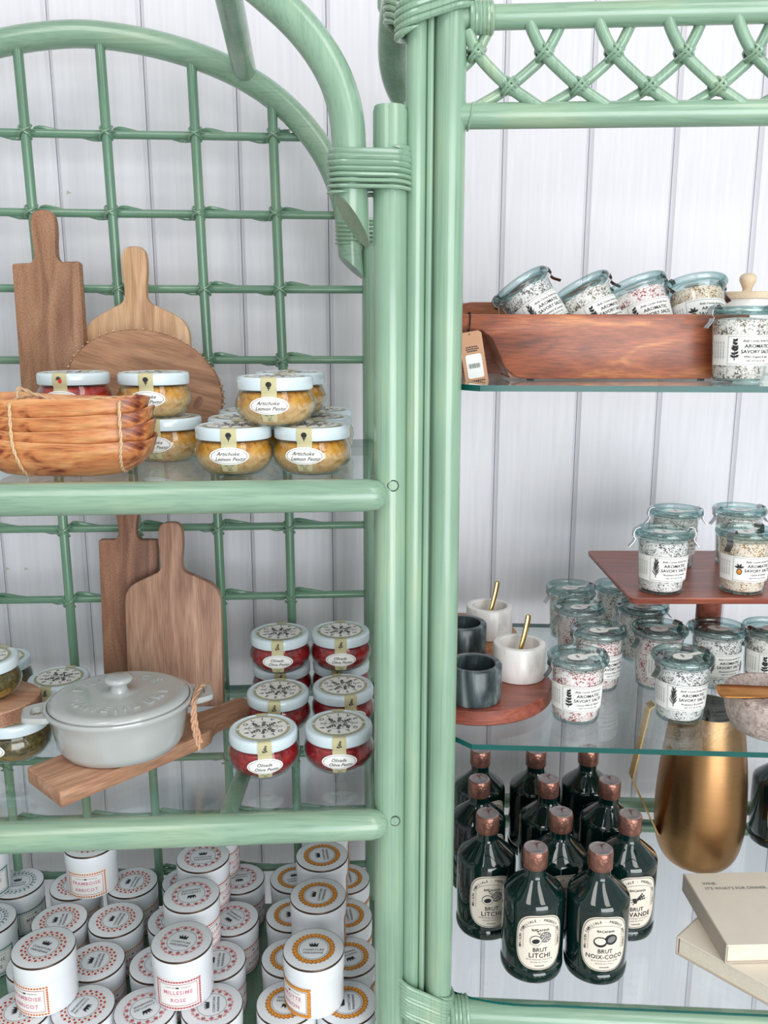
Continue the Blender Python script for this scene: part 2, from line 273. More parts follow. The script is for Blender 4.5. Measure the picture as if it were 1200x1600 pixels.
# ------------------------------------------------------------------ mesh building
class MB:
    def __init__(s): s.v = []; s.f = []; s.m = []; s.mats = []
    def add(s, vs_, fs, m):
        if m not in s.mats: s.mats.append(m)
        i = s.mats.index(m); o = len(s.v)
        s.v += [tuple(p) for p in vs_]
        for f in fs: s.f.append(tuple(o + k for k in f)); s.m.append(i)
        return s
    def mesh(s, name, smooth=40, shift=(0, 0, 0)):
        me = bpy.data.meshes.new(name)
        sx, sy, sz = shift
        me.from_pydata([(x - sx, y - sy, z - sz) for x, y, z in s.v], [], s.f)
        for m in s.mats: me.materials.append(MATS[m])
        me.polygons.foreach_set('material_index', s.m)
        if smooth:
            me.polygons.foreach_set('use_smooth', [True] * len(s.f)); me.set_sharp_from_angle(angle=R(smooth))
        me.update(); return me
    def box(s, lo, hi, m, bevel=0.0):
        x0, y0, z0 = lo; x1, y1, z1 = hi
        if bevel <= 0:
            return s.add([(x0,y0,z0),(x1,y0,z0),(x1,y1,z0),(x0,y1,z0),(x0,y0,z1),(x1,y0,z1),(x1,y1,z1),(x0,y1,z1)],
                [(3,2,1,0),(4,5,6,7),(0,1,5,4),(1,2,6,5),(2,3,7,6),(3,0,4,7)], m)
        out = [(x0,y0),(x1,y0),(x1,y1),(x0,y1)]
        return s.prism(round_poly(out, bevel * 1.5, 3), z0, z1, m, bevel)
    def prism(s, out, z0, z1, m, bevel=0.0, mtop=None, mside=None):
        # outline in the xy plane (counter-clockwise), from z0 to z1, edges rounded off
        n = len(out); rings = []
        if bevel > 0:
            a = inset(out, bevel)
            h = inset(out, bevel * 0.3)
            rings = [(a, z0), (h, z0 + bevel * 0.3), (out, z0 + bevel), (out, z1 - bevel), (h, z1 - bevel * 0.3), (a, z1)]
        else: rings = [(out, z0), (out, z1)]
        V = [(p[0], p[1], z) for r, z in rings for p in r]
        Fs = []
        for k in range(len(rings) - 1):
            for i in range(n):
                j = (i + 1) % n
                Fs.append((k * n + i, k * n + j, (k + 1) * n + j, (k + 1) * n + i))
        s.add(V, Fs, mside or m)
        if mtop is None or mtop == (mside or m):
            k = len(rings) - 1
            o = len(s.v) - len(V); mi = s.mats.index(mside or m)
            s.f.append(tuple(o + n - 1 - i for i in range(n))); s.m.append(mi)
            s.f.append(tuple(o + k * n + i for i in range(n))); s.m.append(mi)
        else:
            r0, zz0 = rings[0]; r1, zz1 = rings[-1]
            s.add([(p[0], p[1], zz0) for p in r0], [tuple(reversed(range(n)))], mtop)
            s.add([(p[0], p[1], zz1) for p in r1], [tuple(range(n))], mtop)
        return s
    def lathe(s, prof, m, n=32, sx=1.0, sy=1.0, c=(0, 0, 0)):
        V = []; Fs = []; idx = []
        for r, z in prof:
            if r < 1e-6: idx.append((len(V),)); V.append((c[0], c[1], c[2] + z))
            else:
                idx.append(tuple(range(len(V), len(V) + n)))
                for i in range(n):
                    a = 2 * PI * i / n
                    V.append((c[0] + r * sx * math.cos(a), c[1] + r * sy * math.sin(a), c[2] + z))
        for a, b in zip(idx, idx[1:]):
            for i in range(n):
                j = (i + 1) % n
                if len(a) == 1 and len(b) == 1: continue
                if len(a) == 1: Fs.append((a[0], b[j], b[i]))
                elif len(b) == 1: Fs.append((a[i], a[j], b[0]))
                else: Fs.append((a[i], a[j], b[j], b[i]))
        return s.add(V, Fs, m)
    def tube(s, path, r, m, n=12, closed=False, caps=True, shear0=None, shear1=None, flat=1.0, up=None, taper=False):
        P = [Vector(p) for p in path]; k = len(P)
        rr = [r] * k if not isinstance(r, (list, tuple)) else r
        if taper: rr = [x * min(1.0, (0.05, 0.5, 0.8, 1.0)[min(i, k - 1 - i, 3)]) for i, x in enumerate(rr)]
        T = []
        for i in range(k):
            if closed: t = P[(i + 1) % k] - P[i - 1]
            else: t = P[min(i + 1, k - 1)] - P[max(i - 1, 0)]
            T.append(t.normalized())
        ref = Vector(up) if up else (Vector((0, 0, 1)) if abs(T[0].z) < 0.9 else Vector((0, -1, 0)))
        nrm = (ref - T[0] * ref.dot(T[0])).normalized()
        V = []
        for i in range(k):
            if i:
                q = T[i - 1].rotation_difference(T[i]); nrm = (q @ nrm); nrm = (nrm - T[i] * nrm.dot(T[i])).normalized()
            bn = T[i].cross(nrm)
            for a in range(n):
                th = 2 * PI * a / n
                off = nrm * (rr[i] * math.cos(th) * flat) + bn * (rr[i] * math.sin(th))
                p = P[i] + off
                if i == 0 and shear0 is not None: p = p + T[0] * off.dot(Vector(shear0))
                if i == k - 1 and shear1 is not None: p = p + T[i] * off.dot(Vector(shear1))
                V.append(p)
        Fs = []
        for i in range(k if closed else k - 1):
            i2 = (i + 1) % k
            for a in range(n):
                b = (a + 1) % n
                Fs.append((i * n + a, i * n + b, i2 * n + b, i2 * n + a))
        if not closed and caps:
            Fs.append(tuple(reversed(range(n)))); Fs.append(tuple((k - 1) * n + a for a in range(n)))
        return s.add(V, Fs, m)
    def strip(s, path, width_vec, th_fn, m):
        # flat bar: path points, width vector, thickness offset vector per point
        V = []; k = len(path)
        for p, t in zip(path, th_fn):
            p = Vector(p); wv = Vector(width_vec); t = Vector(t)
            V += [p - wv, p + wv, p + wv + t, p - wv + t]
        Fs = []
        for i in range(k - 1):
            for a in range(4):
                b = (a + 1) % 4
                Fs.append((i * 4 + a, i * 4 + b, i * 4 + 4 + b, i * 4 + 4 + a))
        Fs.append((3, 2, 1, 0)); Fs.append(tuple((k - 1) * 4 + a for a in range(4)))
        return s.add(V, Fs, m)
    def map(s, polys, fn, m):
        v, f = polys
        return s.add([fn(*p) for p in v], f, m)

def inset(out, d):
    n = len(out); res = []
    for i in range(n):
        p0, p1, p2 = Vector(out[i - 1]), Vector(out[i]), Vector(out[(i + 1) % n])
        a, b = (p1 - p0), (p2 - p1)
        if a.length < 1e-9 or b.length < 1e-9: res.append(tuple(p1)); continue
        a.normalize(); b.normalize()
        na, nb = Vector((-a.y, a.x)), Vector((-b.y, b.x))
        v = na + nb
        if v.length < 1e-6: res.append(tuple(p1)); continue
        v.normalize(); k = d / max(0.4, v.dot(na))
        res.append((p1.x + v.x * k, p1.y + v.y * k))
    return res
def round_poly(pts, r, seg=5):
    n = len(pts); out = []
    for i in range(n):
        rad = r[i] if isinstance(r, (list, tuple)) else r
        p0, p1, p2 = Vector(pts[i - 1]), Vector(pts[i]), Vector(pts[(i + 1) % n])
        if rad <= 0: out.append(tuple(p1)); continue
        a, b = p0 - p1, p2 - p1
        d = min(rad, a.length * 0.48, b.length * 0.48)
        A, B = p1 + a.normalized() * d, p1 + b.normalized() * d
        for k in range(seg + 1):
            t = k / seg; out.append(tuple(A * (1 - t) ** 2 + p1 * 2 * t * (1 - t) + B * t * t))
    return out
def spline(P, seg=8, closed=False):
    P = [Vector(p) for p in P]; n = len(P); out = []
    for i in range(n if closed else n - 1):
        g = lambda k: P[k % n] if closed else P[max(0, min(n - 1, k))]
        a, b, c, d = g(i - 1), g(i), g(i + 1), g(i + 2)
        for k in range(seg):
            t = k / seg
            out.append(0.5 * ((2 * b) + (c - a) * t + (2 * a - 5 * b + 4 * c - d) * t * t + (3 * b - a - 3 * c + d) * t ** 3))
    if not closed: out.append(P[-1])
    return out

# ------------------------------------------------------------------ objects
def tag(o, label=None, cat=None, group=None, kind=None):
    if label: o['label'] = label
    if cat: o['category'] = cat
    if group: o['group'] = group
    if kind: o['kind'] = kind
    return o
def thing(name, label, cat, loc=(0, 0, 0), rz=0.0, group=None, rot=None):
    o = bpy.data.objects.new(name, None); col.objects.link(o)
    o.empty_display_size = 0.02
    o.location = loc; o.rotation_euler = rot if rot else (0, 0, rz)
    return tag(o, label, cat, group)
def part(name, me, parent=None, label=None, loc=None, rot=None):
    o = bpy.data.objects.new(name, me); col.objects.link(o); o.parent = parent
    if loc is not None: o.location = loc
    if rot is not None: o.rotation_euler = rot
    if label: o['label'] = label
    return o

# ------------------------------------------------------------------ flat print
_tc = {}
def text2d(s, size, shear=0.0, bold=0.0, sx=1.0, depth=0.0, sp=1.0):
    key = (s, size, shear, bold, sx, depth, sp)
    if key in _tc: return _tc[key]
    cu = bpy.data.curves.new('t', 'FONT'); cu.body = s; cu.size = size; cu.shear = shear; cu.offset = bold * size
    cu.align_x = 'CENTER'; cu.align_y = 'CENTER'; cu.resolution_u = 2; cu.space_character = sp
    cu.extrude = depth
    o = bpy.data.objects.new('t', cu); col.objects.link(o)
    me = bpy.data.meshes.new_from_object(o)
    v = [(p.co.x * sx, p.co.y) if not depth else (p.co.x * sx, p.co.y, p.co.z) for p in me.vertices]; f = [tuple(p.vertices) for p in me.polygons]
    bpy.data.objects.remove(o); bpy.data.curves.remove(cu); bpy.data.meshes.remove(me)
    _tc[key] = (v, f); return v, f
def shift(pf, dx, dy, rot=0.0, s=1.0):
    v, f = pf; c, n = math.cos(rot) * s, math.sin(rot) * s
    return [(p[0] * c - p[1] * n + dx, p[0] * n + p[1] * c + dy) + tuple(p[2:]) for p in v], f
def join2d(*pfs):
    V, Fs = [], []
    for v, f in pfs:
        o = len(V); V += v; Fs += [tuple(o + k for k in g) for g in f]
    return V, Fs
def arc_text(s, size, radius, a_mid, a_step, bottom=False, **kw):
    n = len(s); out = []
    for i, ch in enumerate(s):
        if ch == ' ': continue
        k = i - (n - 1) / 2
        a = a_mid + k * a_step if bottom else a_mid - k * a_step
        rot = a + PI / 2 if bottom else a - PI / 2
        out.append(shift(text2d(ch, size, **kw), radius * math.cos(a), radius * math.sin(a), rot))
    return join2d(*out)
def disc2d(rx, ry=None, n=24, cx=0, cy=0, rot=0.0, rings=(1.0,)):
    ry = ry or rx; V = [(0, 0)]
    for q in rings: V += [(rx * q * math.cos(2 * PI * i / n), ry * q * math.sin(2 * PI * i / n)) for i in range(n)]
    Fs = [(0, 1 + i, 1 + (i + 1) % n) for i in range(n)]
    for k in range(len(rings) - 1):
        for i in range(n): Fs.append((1 + k * n + i, 1 + (k + 1) * n + i, 1 + (k + 1) * n + (i + 1) % n, 1 + k * n + (i + 1) % n))
    return shift((V, Fs), cx, cy, rot)
def ring2d(r0, r1, n=40, ry=1.0):
    V = [(r * math.cos(2 * PI * i / n), r * ry * math.sin(2 * PI * i / n)) for r in (r0, r1) for i in range(n)]
    return V, [(i, n + i, n + (i + 1) % n, (i + 1) % n) for i in range(n)]
def grid2d(x0, x1, y0, y1, nx=16, ny=2):
    V = [(x0 + (x1 - x0) * i / nx, y0 + (y1 - y0) * j / ny) for j in range(ny + 1) for i in range(nx + 1)]
    return V, [(j * (nx + 1) + i, j * (nx + 1) + i + 1, (j + 1) * (nx + 1) + i + 1, (j + 1) * (nx + 1) + i) for j in range(ny) for i in range(nx)]
def frame2d(x0, x1, y0, y1, t):
    return join2d(grid2d(x0, x1, y0, y0 + t, 16, 1), grid2d(x0, x1, y1 - t, y1, 16, 1), grid2d(x0, x0 + t, y0 + t, y1 - t, 1, 4), grid2d(x1 - t, x1, y0 + t, y1 - t, 1, 4))
def leaf2d(L, wd, cx, cy, rot):
    V = [(0, 0), (L * 0.3, wd * 0.42), (L * 0.65, wd * 0.4), (L, 0), (L * 0.65, -wd * 0.4), (L * 0.3, -wd * 0.42)]
    return shift((V, [(0, 5, 4, 3, 2, 1)]), cx, cy, rot)
def sprig2d(h, seed=1, n=7, spread=0.9, leaf=0.3, wd=0.13, cx=0, cy=0, rot=0.0):
    q = random.Random(seed); out = [([(-h * 0.02, -h / 2), (h * 0.02, -h / 2), (h * 0.012, h * 0.42), (-h * 0.012, h * 0.42)], [(0, 1, 2, 3)])]
    for i in range(n):
        y = -h * 0.36 + h * 0.8 * i / (n - 1)
        for sgn in (-1, 1):
            a = PI / 2 + sgn * (spread * (1 - 0.55 * i / n) + q.uniform(-.15, .15))
            out.append(leaf2d(h * leaf * q.uniform(0.75, 1.1) * (1 - 0.35 * i / n), h * wd, 0, y + q.uniform(-.02, .02) * h, a))
    return shift(join2d(*out), cx, cy, rot)
def crown2d(s, cx=0, cy=0):
    V = [(-.5, -.35), (.5, -.35), (.62, .35), (.28, .0), (.12, .42), (-.06, .0), (-.3, .42), (-.34, .0), (-.66, .3)]
    return [(x * s + cx, y * s + cy) for x, y in V], [tuple(range(9))]

# ================================================================== THE SETTING
SL = 0.065
wall = bpy.data.objects.new('wall_back', None); col.objects.link(wall)
wall.location = (0, 1.37, 0); wall.rotation_euler = (0, 0, math.atan(SL)); wall['kind'] = 'structure'
wall['label'] = 'white painted wall of upright tongue and groove boards'
BW = 0.1318
m_ = MB()
prof = [(0.0005, 0.012), (0.0005, 0.0062), (0.0060, 0.0), (0.1258, 0.0), (0.1313, 0.0062), (0.1313, 0.012)]
n_ = len(prof)
V = [(x, y, z) for z in (0.0, 2.6) for x, y in prof]
m_.add(V, [(i, (i + 1) % n_, n_ + (i + 1) % n_, n_ + i) for i in range(n_)] + [tuple(reversed(range(n_))), tuple(range(n_, 2 * n_))], 'wall_paint')
board_me = m_.mesh('wall_board', 20)
x = -0.611 - 5 * BW
k = 0
while x < 1.5:
    o = part('wall_board', board_me, wall, loc=(x, 0, 0)); x += BW
bk = MB().box((-1.4, 0.013, 0), (1.7, 0.05, 2.6), 'wall_gap').mesh('backing', 0)
part('wall_backing', bk, wall)
fl = part('floor', MB().box((-2.5, -3.2, -0.05), (2.5, 1.6, 0), 'floor_tile').mesh('floor', 0)); fl['kind'] = 'structure'
fl['label'] = 'pale floor below the shelves, out of frame'

# ================================================================== LEFT SHELF UNIT
GL1, GL2, SH3 = 1.292, 0.918, 0.541
left_unit = thing('rattan_shelf_unit', 'green painted rattan shelf unit with arched lattice back holding pesto and jam', 'shelf unit', (-0.40, 1.05, 0))
LO = left_unit.location
def lp(name, mb, smooth=40, label=None):
    return part(name, mb.mesh(name, smooth, LO), left_unit, label)
def helix(c1, c2, r, z_top, turns, pitch, seg=16, tilt=0.0, jitter=0.0004, seed=1):
    q = random.Random(seed); c1, c2 = Vector(c1), Vector(c2); d = c2 - c1; a0 = math.atan2(d.y, d.x)
    loop = []
    h = seg // 2
    for i in range(h + 1): loop.append((c2, a0 - PI / 2 + PI * i / h))
    for i in range(h + 1): loop.append((c1, a0 + PI / 2 + PI * i / h))
    L = len(loop); pts = []; cx = (c1.x + c2.x) / 2
    for t in range(turns):
        rj = r + q.uniform(-jitter, jitter)
        for i, (c, a) in enumerate(loop):
            X, Y = c.x + rj * math.cos(a), c.y + rj * math.sin(a)
            pts.append((X, Y, z_top - pitch * (t + i / L) + tilt * (X - cx)))
    return pts
PX, PY = 0.006, 0.893
lp('front_post', MB().tube([(PX, PY, 0), (PX, PY, 0.8), (PX, PY, 1.652), (PX, PY, 1.657)], [.017, .017, .0168, .0155], 'green', 20))
BX, BY = -0.016, 1.263
lp('back_post', MB().tube([(BX, BY, 0), (BX, BY, 1.58)], 0.015, 'green', 16))
lp('front_post', MB().tube([(-0.82, 0.84, 0), (-0.82, 0.84, 1.65)], 0.017, 'green', 16))
lp('back_post', MB().tube([(-0.80, 1.210, 0), (-0.80, 1.210, 1.58)], 0.015, 'green', 16))
def rail(z, r):
    xs = [-0.82, -0.4, -0.03, -0.016, -0.006, 0.001, 0.004]
    rr = [r, r, r, r, r * 0.9, r * 0.62, r * 0.25]
    return MB().tube([(x, YL(x) - 0.004, z) for x in xs], rr, 'green_x', 20)
lp('front_rail', rail(1.2805, 0.0170)); lp('front_rail', rail(0.9045, 0.0172)); lp('front_rail', rail(0.526, 0.0172))
for y_, z_ in ((759, None), (1283, None)):
    p = at_y(614 if y_ < 900 else 617, y_, PY - 0.0165)
    pl = MB().tube([(p.x, PY - 0.012, p.z), (p.x, PY - 0.0168, p.z), (p.x, PY - 0.0178, p.z)], [.0053, .0053, .0045], 'green', 16)
    pl.tube([(p.x + 0.0056 * math.cos(a), PY - 0.0163 + 0.0002 * abs(math.cos(a)), p.z + 0.0056 * math.sin(a)) for a in [2 * PI * i / 20 for i in range(20)]], 0.0006, 'print_black', 6, closed=True)
    lp('dowel_plug', pl)
# glass shelves rest in the frame
def slab(out, z0, z1, name, label, cat, parent_loc):
    mb = MB(); n = len(out)
    mb.add([(p[0], p[1], z0) for p in out], [tuple(reversed(range(n)))], 'shelf_glass')
    mb.add([(p[0], p[1], z1) for p in out], [tuple(range(n))], 'shelf_glass')
    mb.add([(p[0], p[1], z) for z in (z0, z1) for p in out], [(i, (i + 1) % n, n + (i + 1) % n, n + i) for i in range(n)], 'glass_edge')
    o = part(name, mb.mesh(name, 0, parent_loc)); o.location = parent_loc
    return tag(o, label, cat)
outL = [(-0.795, YL(-0.795) + 0.0060), (-0.014, YL(-0.014) + 0.0060), (-0.014, YB(0) - 0.022), (-0.795, YB(-0.795) - 0.022)]
slab(outL, GL1 - 0.006, GL1, 'glass_shelf', 'clear glass shelf under the artichoke pesto jars and tied wooden dishes', 'shelf', (-0.4, 1.05, GL1 - 0.006))
slab(outL, GL2 - 0.006, GL2, 'glass_shelf', 'clear glass shelf under the grey casserole and red olive pesto jars', 'shelf', (-0.4, 1.05, GL2 - 0.006))
lp('bottom_shelf', MB().prism([(p[0], p[1]) for p in outL], SH3 - 0.012, SH3, 'green_lattice', 0.002))
for z in (GL1, GL2, SH3):
    zz = z - (0.006 if z > 0.6 else 0.012)
    lp('back_rail', MB().tube([(BX, YB(BX) - 0.006, zz - 0.010), (-0.80, YB(-0.80) - 0.006, zz - 0.010)], 0.010, 'green_lattice_x', 14))
    lp('side_rail', MB().tube([(-0.006, PY, zz - 0.012), (-0.012, BY, zz - 0.012)], 0.011, 'green', 14))
    for xx in (-0.18, -0.60):
        lp('cross_bar', MB().tube([(xx, YL(xx), zz - 0.0105), (xx + 0.01, YB(xx) - 0.01, zz - 0.0105)], 0.0102, 'green', 14))
# arches
def mirror(P, cx, sl): return [Vector((2 * cx - p.x, p.y - sl * 2 * (p.x - cx), p.z)) for p in reversed(P)]
A = [at_pl(px, py, lambda x: YB(x) - 0.004) for px, py in [(549, 418), (545, 370), (537, 318), (521, 270), (497, 226), (462, 183), (420, 146), (372, 116), (318, 92), (258, 73), (196, 60), (128, 53)]]
A = A + mirror(A[:-1], A[-1].x, SL)
back_arch = spline(A, 5)
def far(P, d): return [P[0]] + [p for p in P[1:] if (p - P[0]).length > d]
mb = MB().tube(far(back_arch, 0.036), 0.0168, 'green_x', 18, shear0=(-1.0, -0.3, 0), shear1=None)
lp('back_arch', mb)
Fa = [at_pl(px, py, lambda x: YL(x) + 0.012) for px, py in [(550, 345), (549, 290), (546, 235), (541, 180), (527, 130), (503, 84), (470, 41), (430, 2), (385, -35), (330, -66), (262, -90), (190, -106), (110, -114)]]
Fa = Fa + mirror(Fa[:-1], Fa[-1].x, SL)
lp('front_arch', MB().tube(far(spline(Fa, 5), 0.046), 0.0166, 'green', 20, shear0=(-1.35, -0.65, 0)))
st0, st1 = at_pl(381, 106, lambda x: YB(x) - 0.022), at_y(338, -95, 0.93)
lp('arch_strut', MB().tube([st0, st0.lerp(st1, 0.5), st1], [0.0155, 0.0155, 0.0155], 'green', 18, shear0=(-0.8, 0, 0)))
a_tip = at_pl(548, 300, lambda x: YL(x) + 0.012)
ztop = at_y(575, 231, 0.885).z; zbot = at_y(575, 303, 0.885).z
lp('binding', MB().tube(helix((a_tip.x - 0.0015, a_tip.y), (PX, PY), 0.0188, ztop, 8, (ztop - zbot) / 8, 20, jitter=0.0007), 0.0021, 'green_x', 8, flat=1.5, up=(0, 0, 1), taper=True))
b_tip = at_pl(546, 370, lambda x: YB(x) - 0.004)
zt2 = at_y(545, 337, 1.25).z; zb2 = at_y(545, 382, 1.25).z
lp('binding', MB().tube(helix((b_tip.x, b_tip.y), (BX, BY), 0.0180, zt2, 7, (zt2 - zb2) / 7, 16), 0.0018, 'green', 8, flat=1.4, up=(0, 0, 1), taper=True))
# lattice
def arch_z(x):
    best = 0
    for p, q in zip(back_arch, back_arch[1:]):
        if min(p.x, q.x) <= x <= max(p.x, q.x) and abs(q.x - p.x) > 1e-6:
            best = max(best, p.z + (q.z - p.z) * (x - p.x) / (q.x - p.x))
    return best
def arch_x(z):
    xs = [p.x + (q.x - p.x) * (z - p.z) / (q.z - p.z) for p, q in zip(back_arch, back_arch[1:]) if min(p.z, q.z) <= z <= max(p.z, q.z) and abs(q.z - p.z) > 1e-9]
    return (min(xs), max(xs)) if len(xs) > 1 and max(xs) - min(xs) > 0.1 else (-0.80, BX)
VX = [-0.585, -0.472, -0.367, -0.250, -0.146]
for x in VX + [-0.69]:
    zt = arch_z(x)
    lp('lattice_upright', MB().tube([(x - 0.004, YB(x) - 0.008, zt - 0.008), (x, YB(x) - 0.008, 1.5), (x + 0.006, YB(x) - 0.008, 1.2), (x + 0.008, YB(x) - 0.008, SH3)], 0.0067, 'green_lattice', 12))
def vx_at(x, z): return x + (0.006 if z < 1.25 else (-0.003 if z > 1.6 else 0.001))
t_ = MB()
for sgn in (-1, 1):
    pts = []
    for i in range(11):
        u = -1 + 2 * i / 10; a = u * R(115); rr_ = 0.0076 + (0.0007 if sgn > 0 else 0)
        pts.append((rr_ * math.sin(a), -rr_ * math.cos(a), sgn * 0.0088 * u))
    t_.tube(pts, 0.0016, 'green_lattice', 6)
tie_me = t_.mesh('cane_tie', 50)
for i, z in enumerate([1.703, 1.602, 1.502, 1.404, 1.160, 1.052, 0.79, 0.69, 0.59]):
    x0, x1 = arch_x(z)
    if z < 1.6: x0, x1 = -0.80, BX
    yo = 0.004
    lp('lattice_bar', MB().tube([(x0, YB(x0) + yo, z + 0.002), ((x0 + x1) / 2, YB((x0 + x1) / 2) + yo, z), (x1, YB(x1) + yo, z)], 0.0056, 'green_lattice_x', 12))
    pts = []
    for a in [-0.69] + VX:
        xa = vx_at(a, z)
        for dx, dz, dy in ((-0.045, 0.0008, 0.008), (-0.022, -0.0052, 0.006), (-0.009, -0.0040, 0.010), (0.0, 0.0, 0.013), (0.008, 0.0075, 0.010), (0.020, 0.0072, 0.006), (0.046, 0.0015, 0.008)):
            if x0 + 0.01 < xa + dx < x1 - 0.01: pts.append((xa + dx, YB(xa + dx) + dy, z + dz))
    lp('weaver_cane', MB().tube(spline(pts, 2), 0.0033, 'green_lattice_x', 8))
    for a in VX:
        xa = vx_at(a, z)
        if x0 + 0.02 < xa < x1 - 0.01:
            part('cane_tie', tie_me, left_unit, loc=(xa - LO.x, YB(xa) - 0.008 - LO.y, z - LO.z))

# ================================================================== RIGHT SHELF UNIT
GR1, GR2, GR3 = 1.392, 0.995, 0.657
right_unit = thing('rattan_display_cabinet', 'green painted rattan display unit with woven cane fretwork, holding salt jars and bottles', 'shelf unit', (0.50, 1.08, 0))
RO = right_unit.location
def rp_(name, mb, smooth=40): return part(name, mb.mesh(name, smooth, RO), right_unit)
QX, QY = 0.0645, 0.900
TX, TY = 0.0315, 0.897
rp_('front_post', MB().tube([(QX - 0.0015, QY, 1.76), (QX, QY, 1.2), (QX + 0.0015, QY, 0)], 0.0160, 'green', 22))
rp_('side_post', MB().tube([(TX, TY, 1.76), (TX, TY, 0)], 0.0105, 'green', 16))
rp_('cane_filler', MB().tube([(TX + 0.0128, TY - 0.006, 1.76), (TX + 0.0128, TY - 0.006, 0.60)], 0.0032, 'green', 8))
rp_('cane_filler', MB().tube([(TX + 0.0150, TY + 0.003, 1.76), (TX + 0.0150, TY + 0.003, 0.60)], 0.0028, 'green', 8))
rp_('back_post', MB().tube([(0.030, 1.315, 0), (0.030, 1.315, 1.72)], 0.012, 'green', 14))
rp_('front_post', MB().tube([(0.98, YR(0.98), 0), (0.98, YR(0.98), 1.76)], 0.016, 'green', 16))
rp_('back_post', MB().tube([(0.98, 1.25, 0), (0.98, 1.25, 1.72)], 0.012, 'green', 14))
zt = at_y(900, 17, 0.88).z; zl = at_y(900, 175, 0.88).z
rp_('top_rail', MB().tube([(0.060, YR(0.06), zt + 0.001), (0.10, YR(0.10), zt), (0.98, YR(0.98), zt + 0.004)], 0.0112, 'green_x', 16))
rp_('fret_rail', MB().tube([(0.066, YR(0.066), zl + 0.0005), (0.3, YR(0.3), zl), (0.98, YR(0.98), zl)], 0.0121, 'green_x', 16))
def node_cane(P, yo): return spline([at_pl(px, py, lambda x: YR(x) + yo) for px, py in P], 4)
for k in range(-1, 6):
    dx = 109 * k
    rp_('fret_cane', MB().tube(node_cane([(824 + dx, 22), (832 + dx, 48), (851 + dx, 84), (878 + dx, 112), (906 + dx, 137), (930 + dx, 154), (956 + dx, 172)], -0.004), 0.0056, 'green', 10)) if k > -1 else \
        rp_('fret_cane', MB().tube(node_cane([(731, 48), (745, 82), (768, 110), (796, 136), (822, 154), (848, 172)], -0.004), 0.0056, 'green', 10))
    rp_('fret_cane', MB().tube(node_cane([(882 + dx, 22), (872 + dx, 48), (851 + dx, 86), (825 + dx, 112), (796 + dx, 136), (772 + dx, 152), (744 + dx, 168)], 0.006), 0.0054, 'green', 10))
def tie(px, py):
    c = at_pl(px, py, lambda x: YR(x))
    mb = MB()
    for rot in (0.9, 0.65, -0.8, -0.55):
        off = 0.0022 if abs(rot) > 0.7 else -0.0022
        pts = []
        for i in range(12):
            a = 2 * PI * i / 12
            u = 0.0088 * math.cos(a); d = 0.0115 * math.sin(a)
            pts.append((c.x + u * math.cos(rot) - off * math.sin(rot), c.y + d * 1.0, c.z + u * math.sin(rot) + off * math.cos(rot)))
        mb.tube(pts, 0.0017, 'green', 6, closed=True)
    rp_('cane_tie', mb)
for k in range(-1, 5):
    tie(851 + 109 * k if k > -1 else 745, 84); 
for k in range(0, 5): tie(796 + 109 * k, 136)
# bindings at the top and bottom corners
zc_ = at_y(668, 22, 0.88).z
rp_('binding', MB().tube(helix((TX, TY), (QX, QY), 0.0190, zc_ + 0.026, 5, 0.0062, 20, tilt=0.34), 0.0033, 'green', 8, taper=True))
def hel_x(x0, x1, z, r, turns, yfn, rad):
    pts = []
    for i in range(turns * 14 + 1):
        a = 2 * PI * i / 14; x = x0 + (x1 - x0) * i / (turns * 14)
        pts.append((x, yfn(x) + r * math.cos(a), z + r * math.sin(a)))
    return MB().tube(pts, rad, 'green', 8, taper=True)
rp_('binding', hel_x(0.081, 0.103, zt, 0.0128, 6, YR, 0.0026))
rp_('node_ring', MB().tube([(0.0835 + 0.0022 * math.sin(a), YR(0.083) + 0.0124 * math.cos(a), zl + 0.0124 * math.sin(a)) for a in [2 * PI * i / 20 for i in range(20)]], 0.0012, 'green', 6, closed=True))
zbl = at_y(668, 1560, 0.885).z
rp_('binding', MB().tube(helix((TX, TY), (QX, QY), 0.0185, zbl + 0.014, 11, 0.0044, 20, tilt=-0.55), 0.0026, 'green', 8, taper=True))
ZBR = 0.6375
rp_('bottom_rail', MB().tube([(QX, YR(QX), ZBR), (0.10, YR(0.10), ZBR), (0.98, YR(0.98), ZBR)], 0.0165, 'green_x', 20))
rp_('binding', hel_x(0.080, 0.103, ZBR, 0.0180, 5, YR, 0.0027))
rp_('side_ear', MB().tube(spline([at_y(648, -60, 0.93), at_y(624, 4, 0.98), at_y(617, 55, 1.02), at_y(617, 100, 1.06), at_y(628, 140, 1.10), at_y(650, 176, 1.16), at_y(672, 196, 1.24)], 6), 0.0182, 'green', 18))
rp_('binding', MB().tube([p for p in helix((at_y(630, 20, 0.97).x, 0.97), (at_y(636, 20, 0.97).x, 0.97), 0.0178, at_y(630, 2, 0.97).z, 5, 0.0062, 16, tilt=-0.5)], 0.003, 'green', 8, taper=True))
rp_('ear_tip', MB().tube([at_y(600, -70, 1.12), at_y(601, 12, 1.12), at_y(606, 30, 1.12)], [0.0085, 0.0085, 0.006], 'green', 12))
def outR(fx, rad):
    pts = [(0.050, 1.300), (0.050, 0.940)]
    cut = [(0.0665, 0.9225), (0.098, YR(0.098) - fx)]
    if rad:
        a, b, c = Vector((0.060, 0.935)), Vector((0.084, 0.888)), Vector((0.20, YR(0.2) - fx))
        cut = [tuple(a * (1 - t) ** 2 + b * 2 * t * (1 - t) + c * t * t) for t in [i / 10 for i in range(11)]]
        cut = [p if (Vector(p) - Vector((QX, QY))).length > 0.0185 else tuple(Vector((QX, QY)) + (Vector(p) - Vector((QX, QY))).normalized() * 0.0185) for p in cut]
    pts += cut + [(0.955, YR(0.955) - fx), (0.955, 1.245)]
    return pts
TH = 0.0062
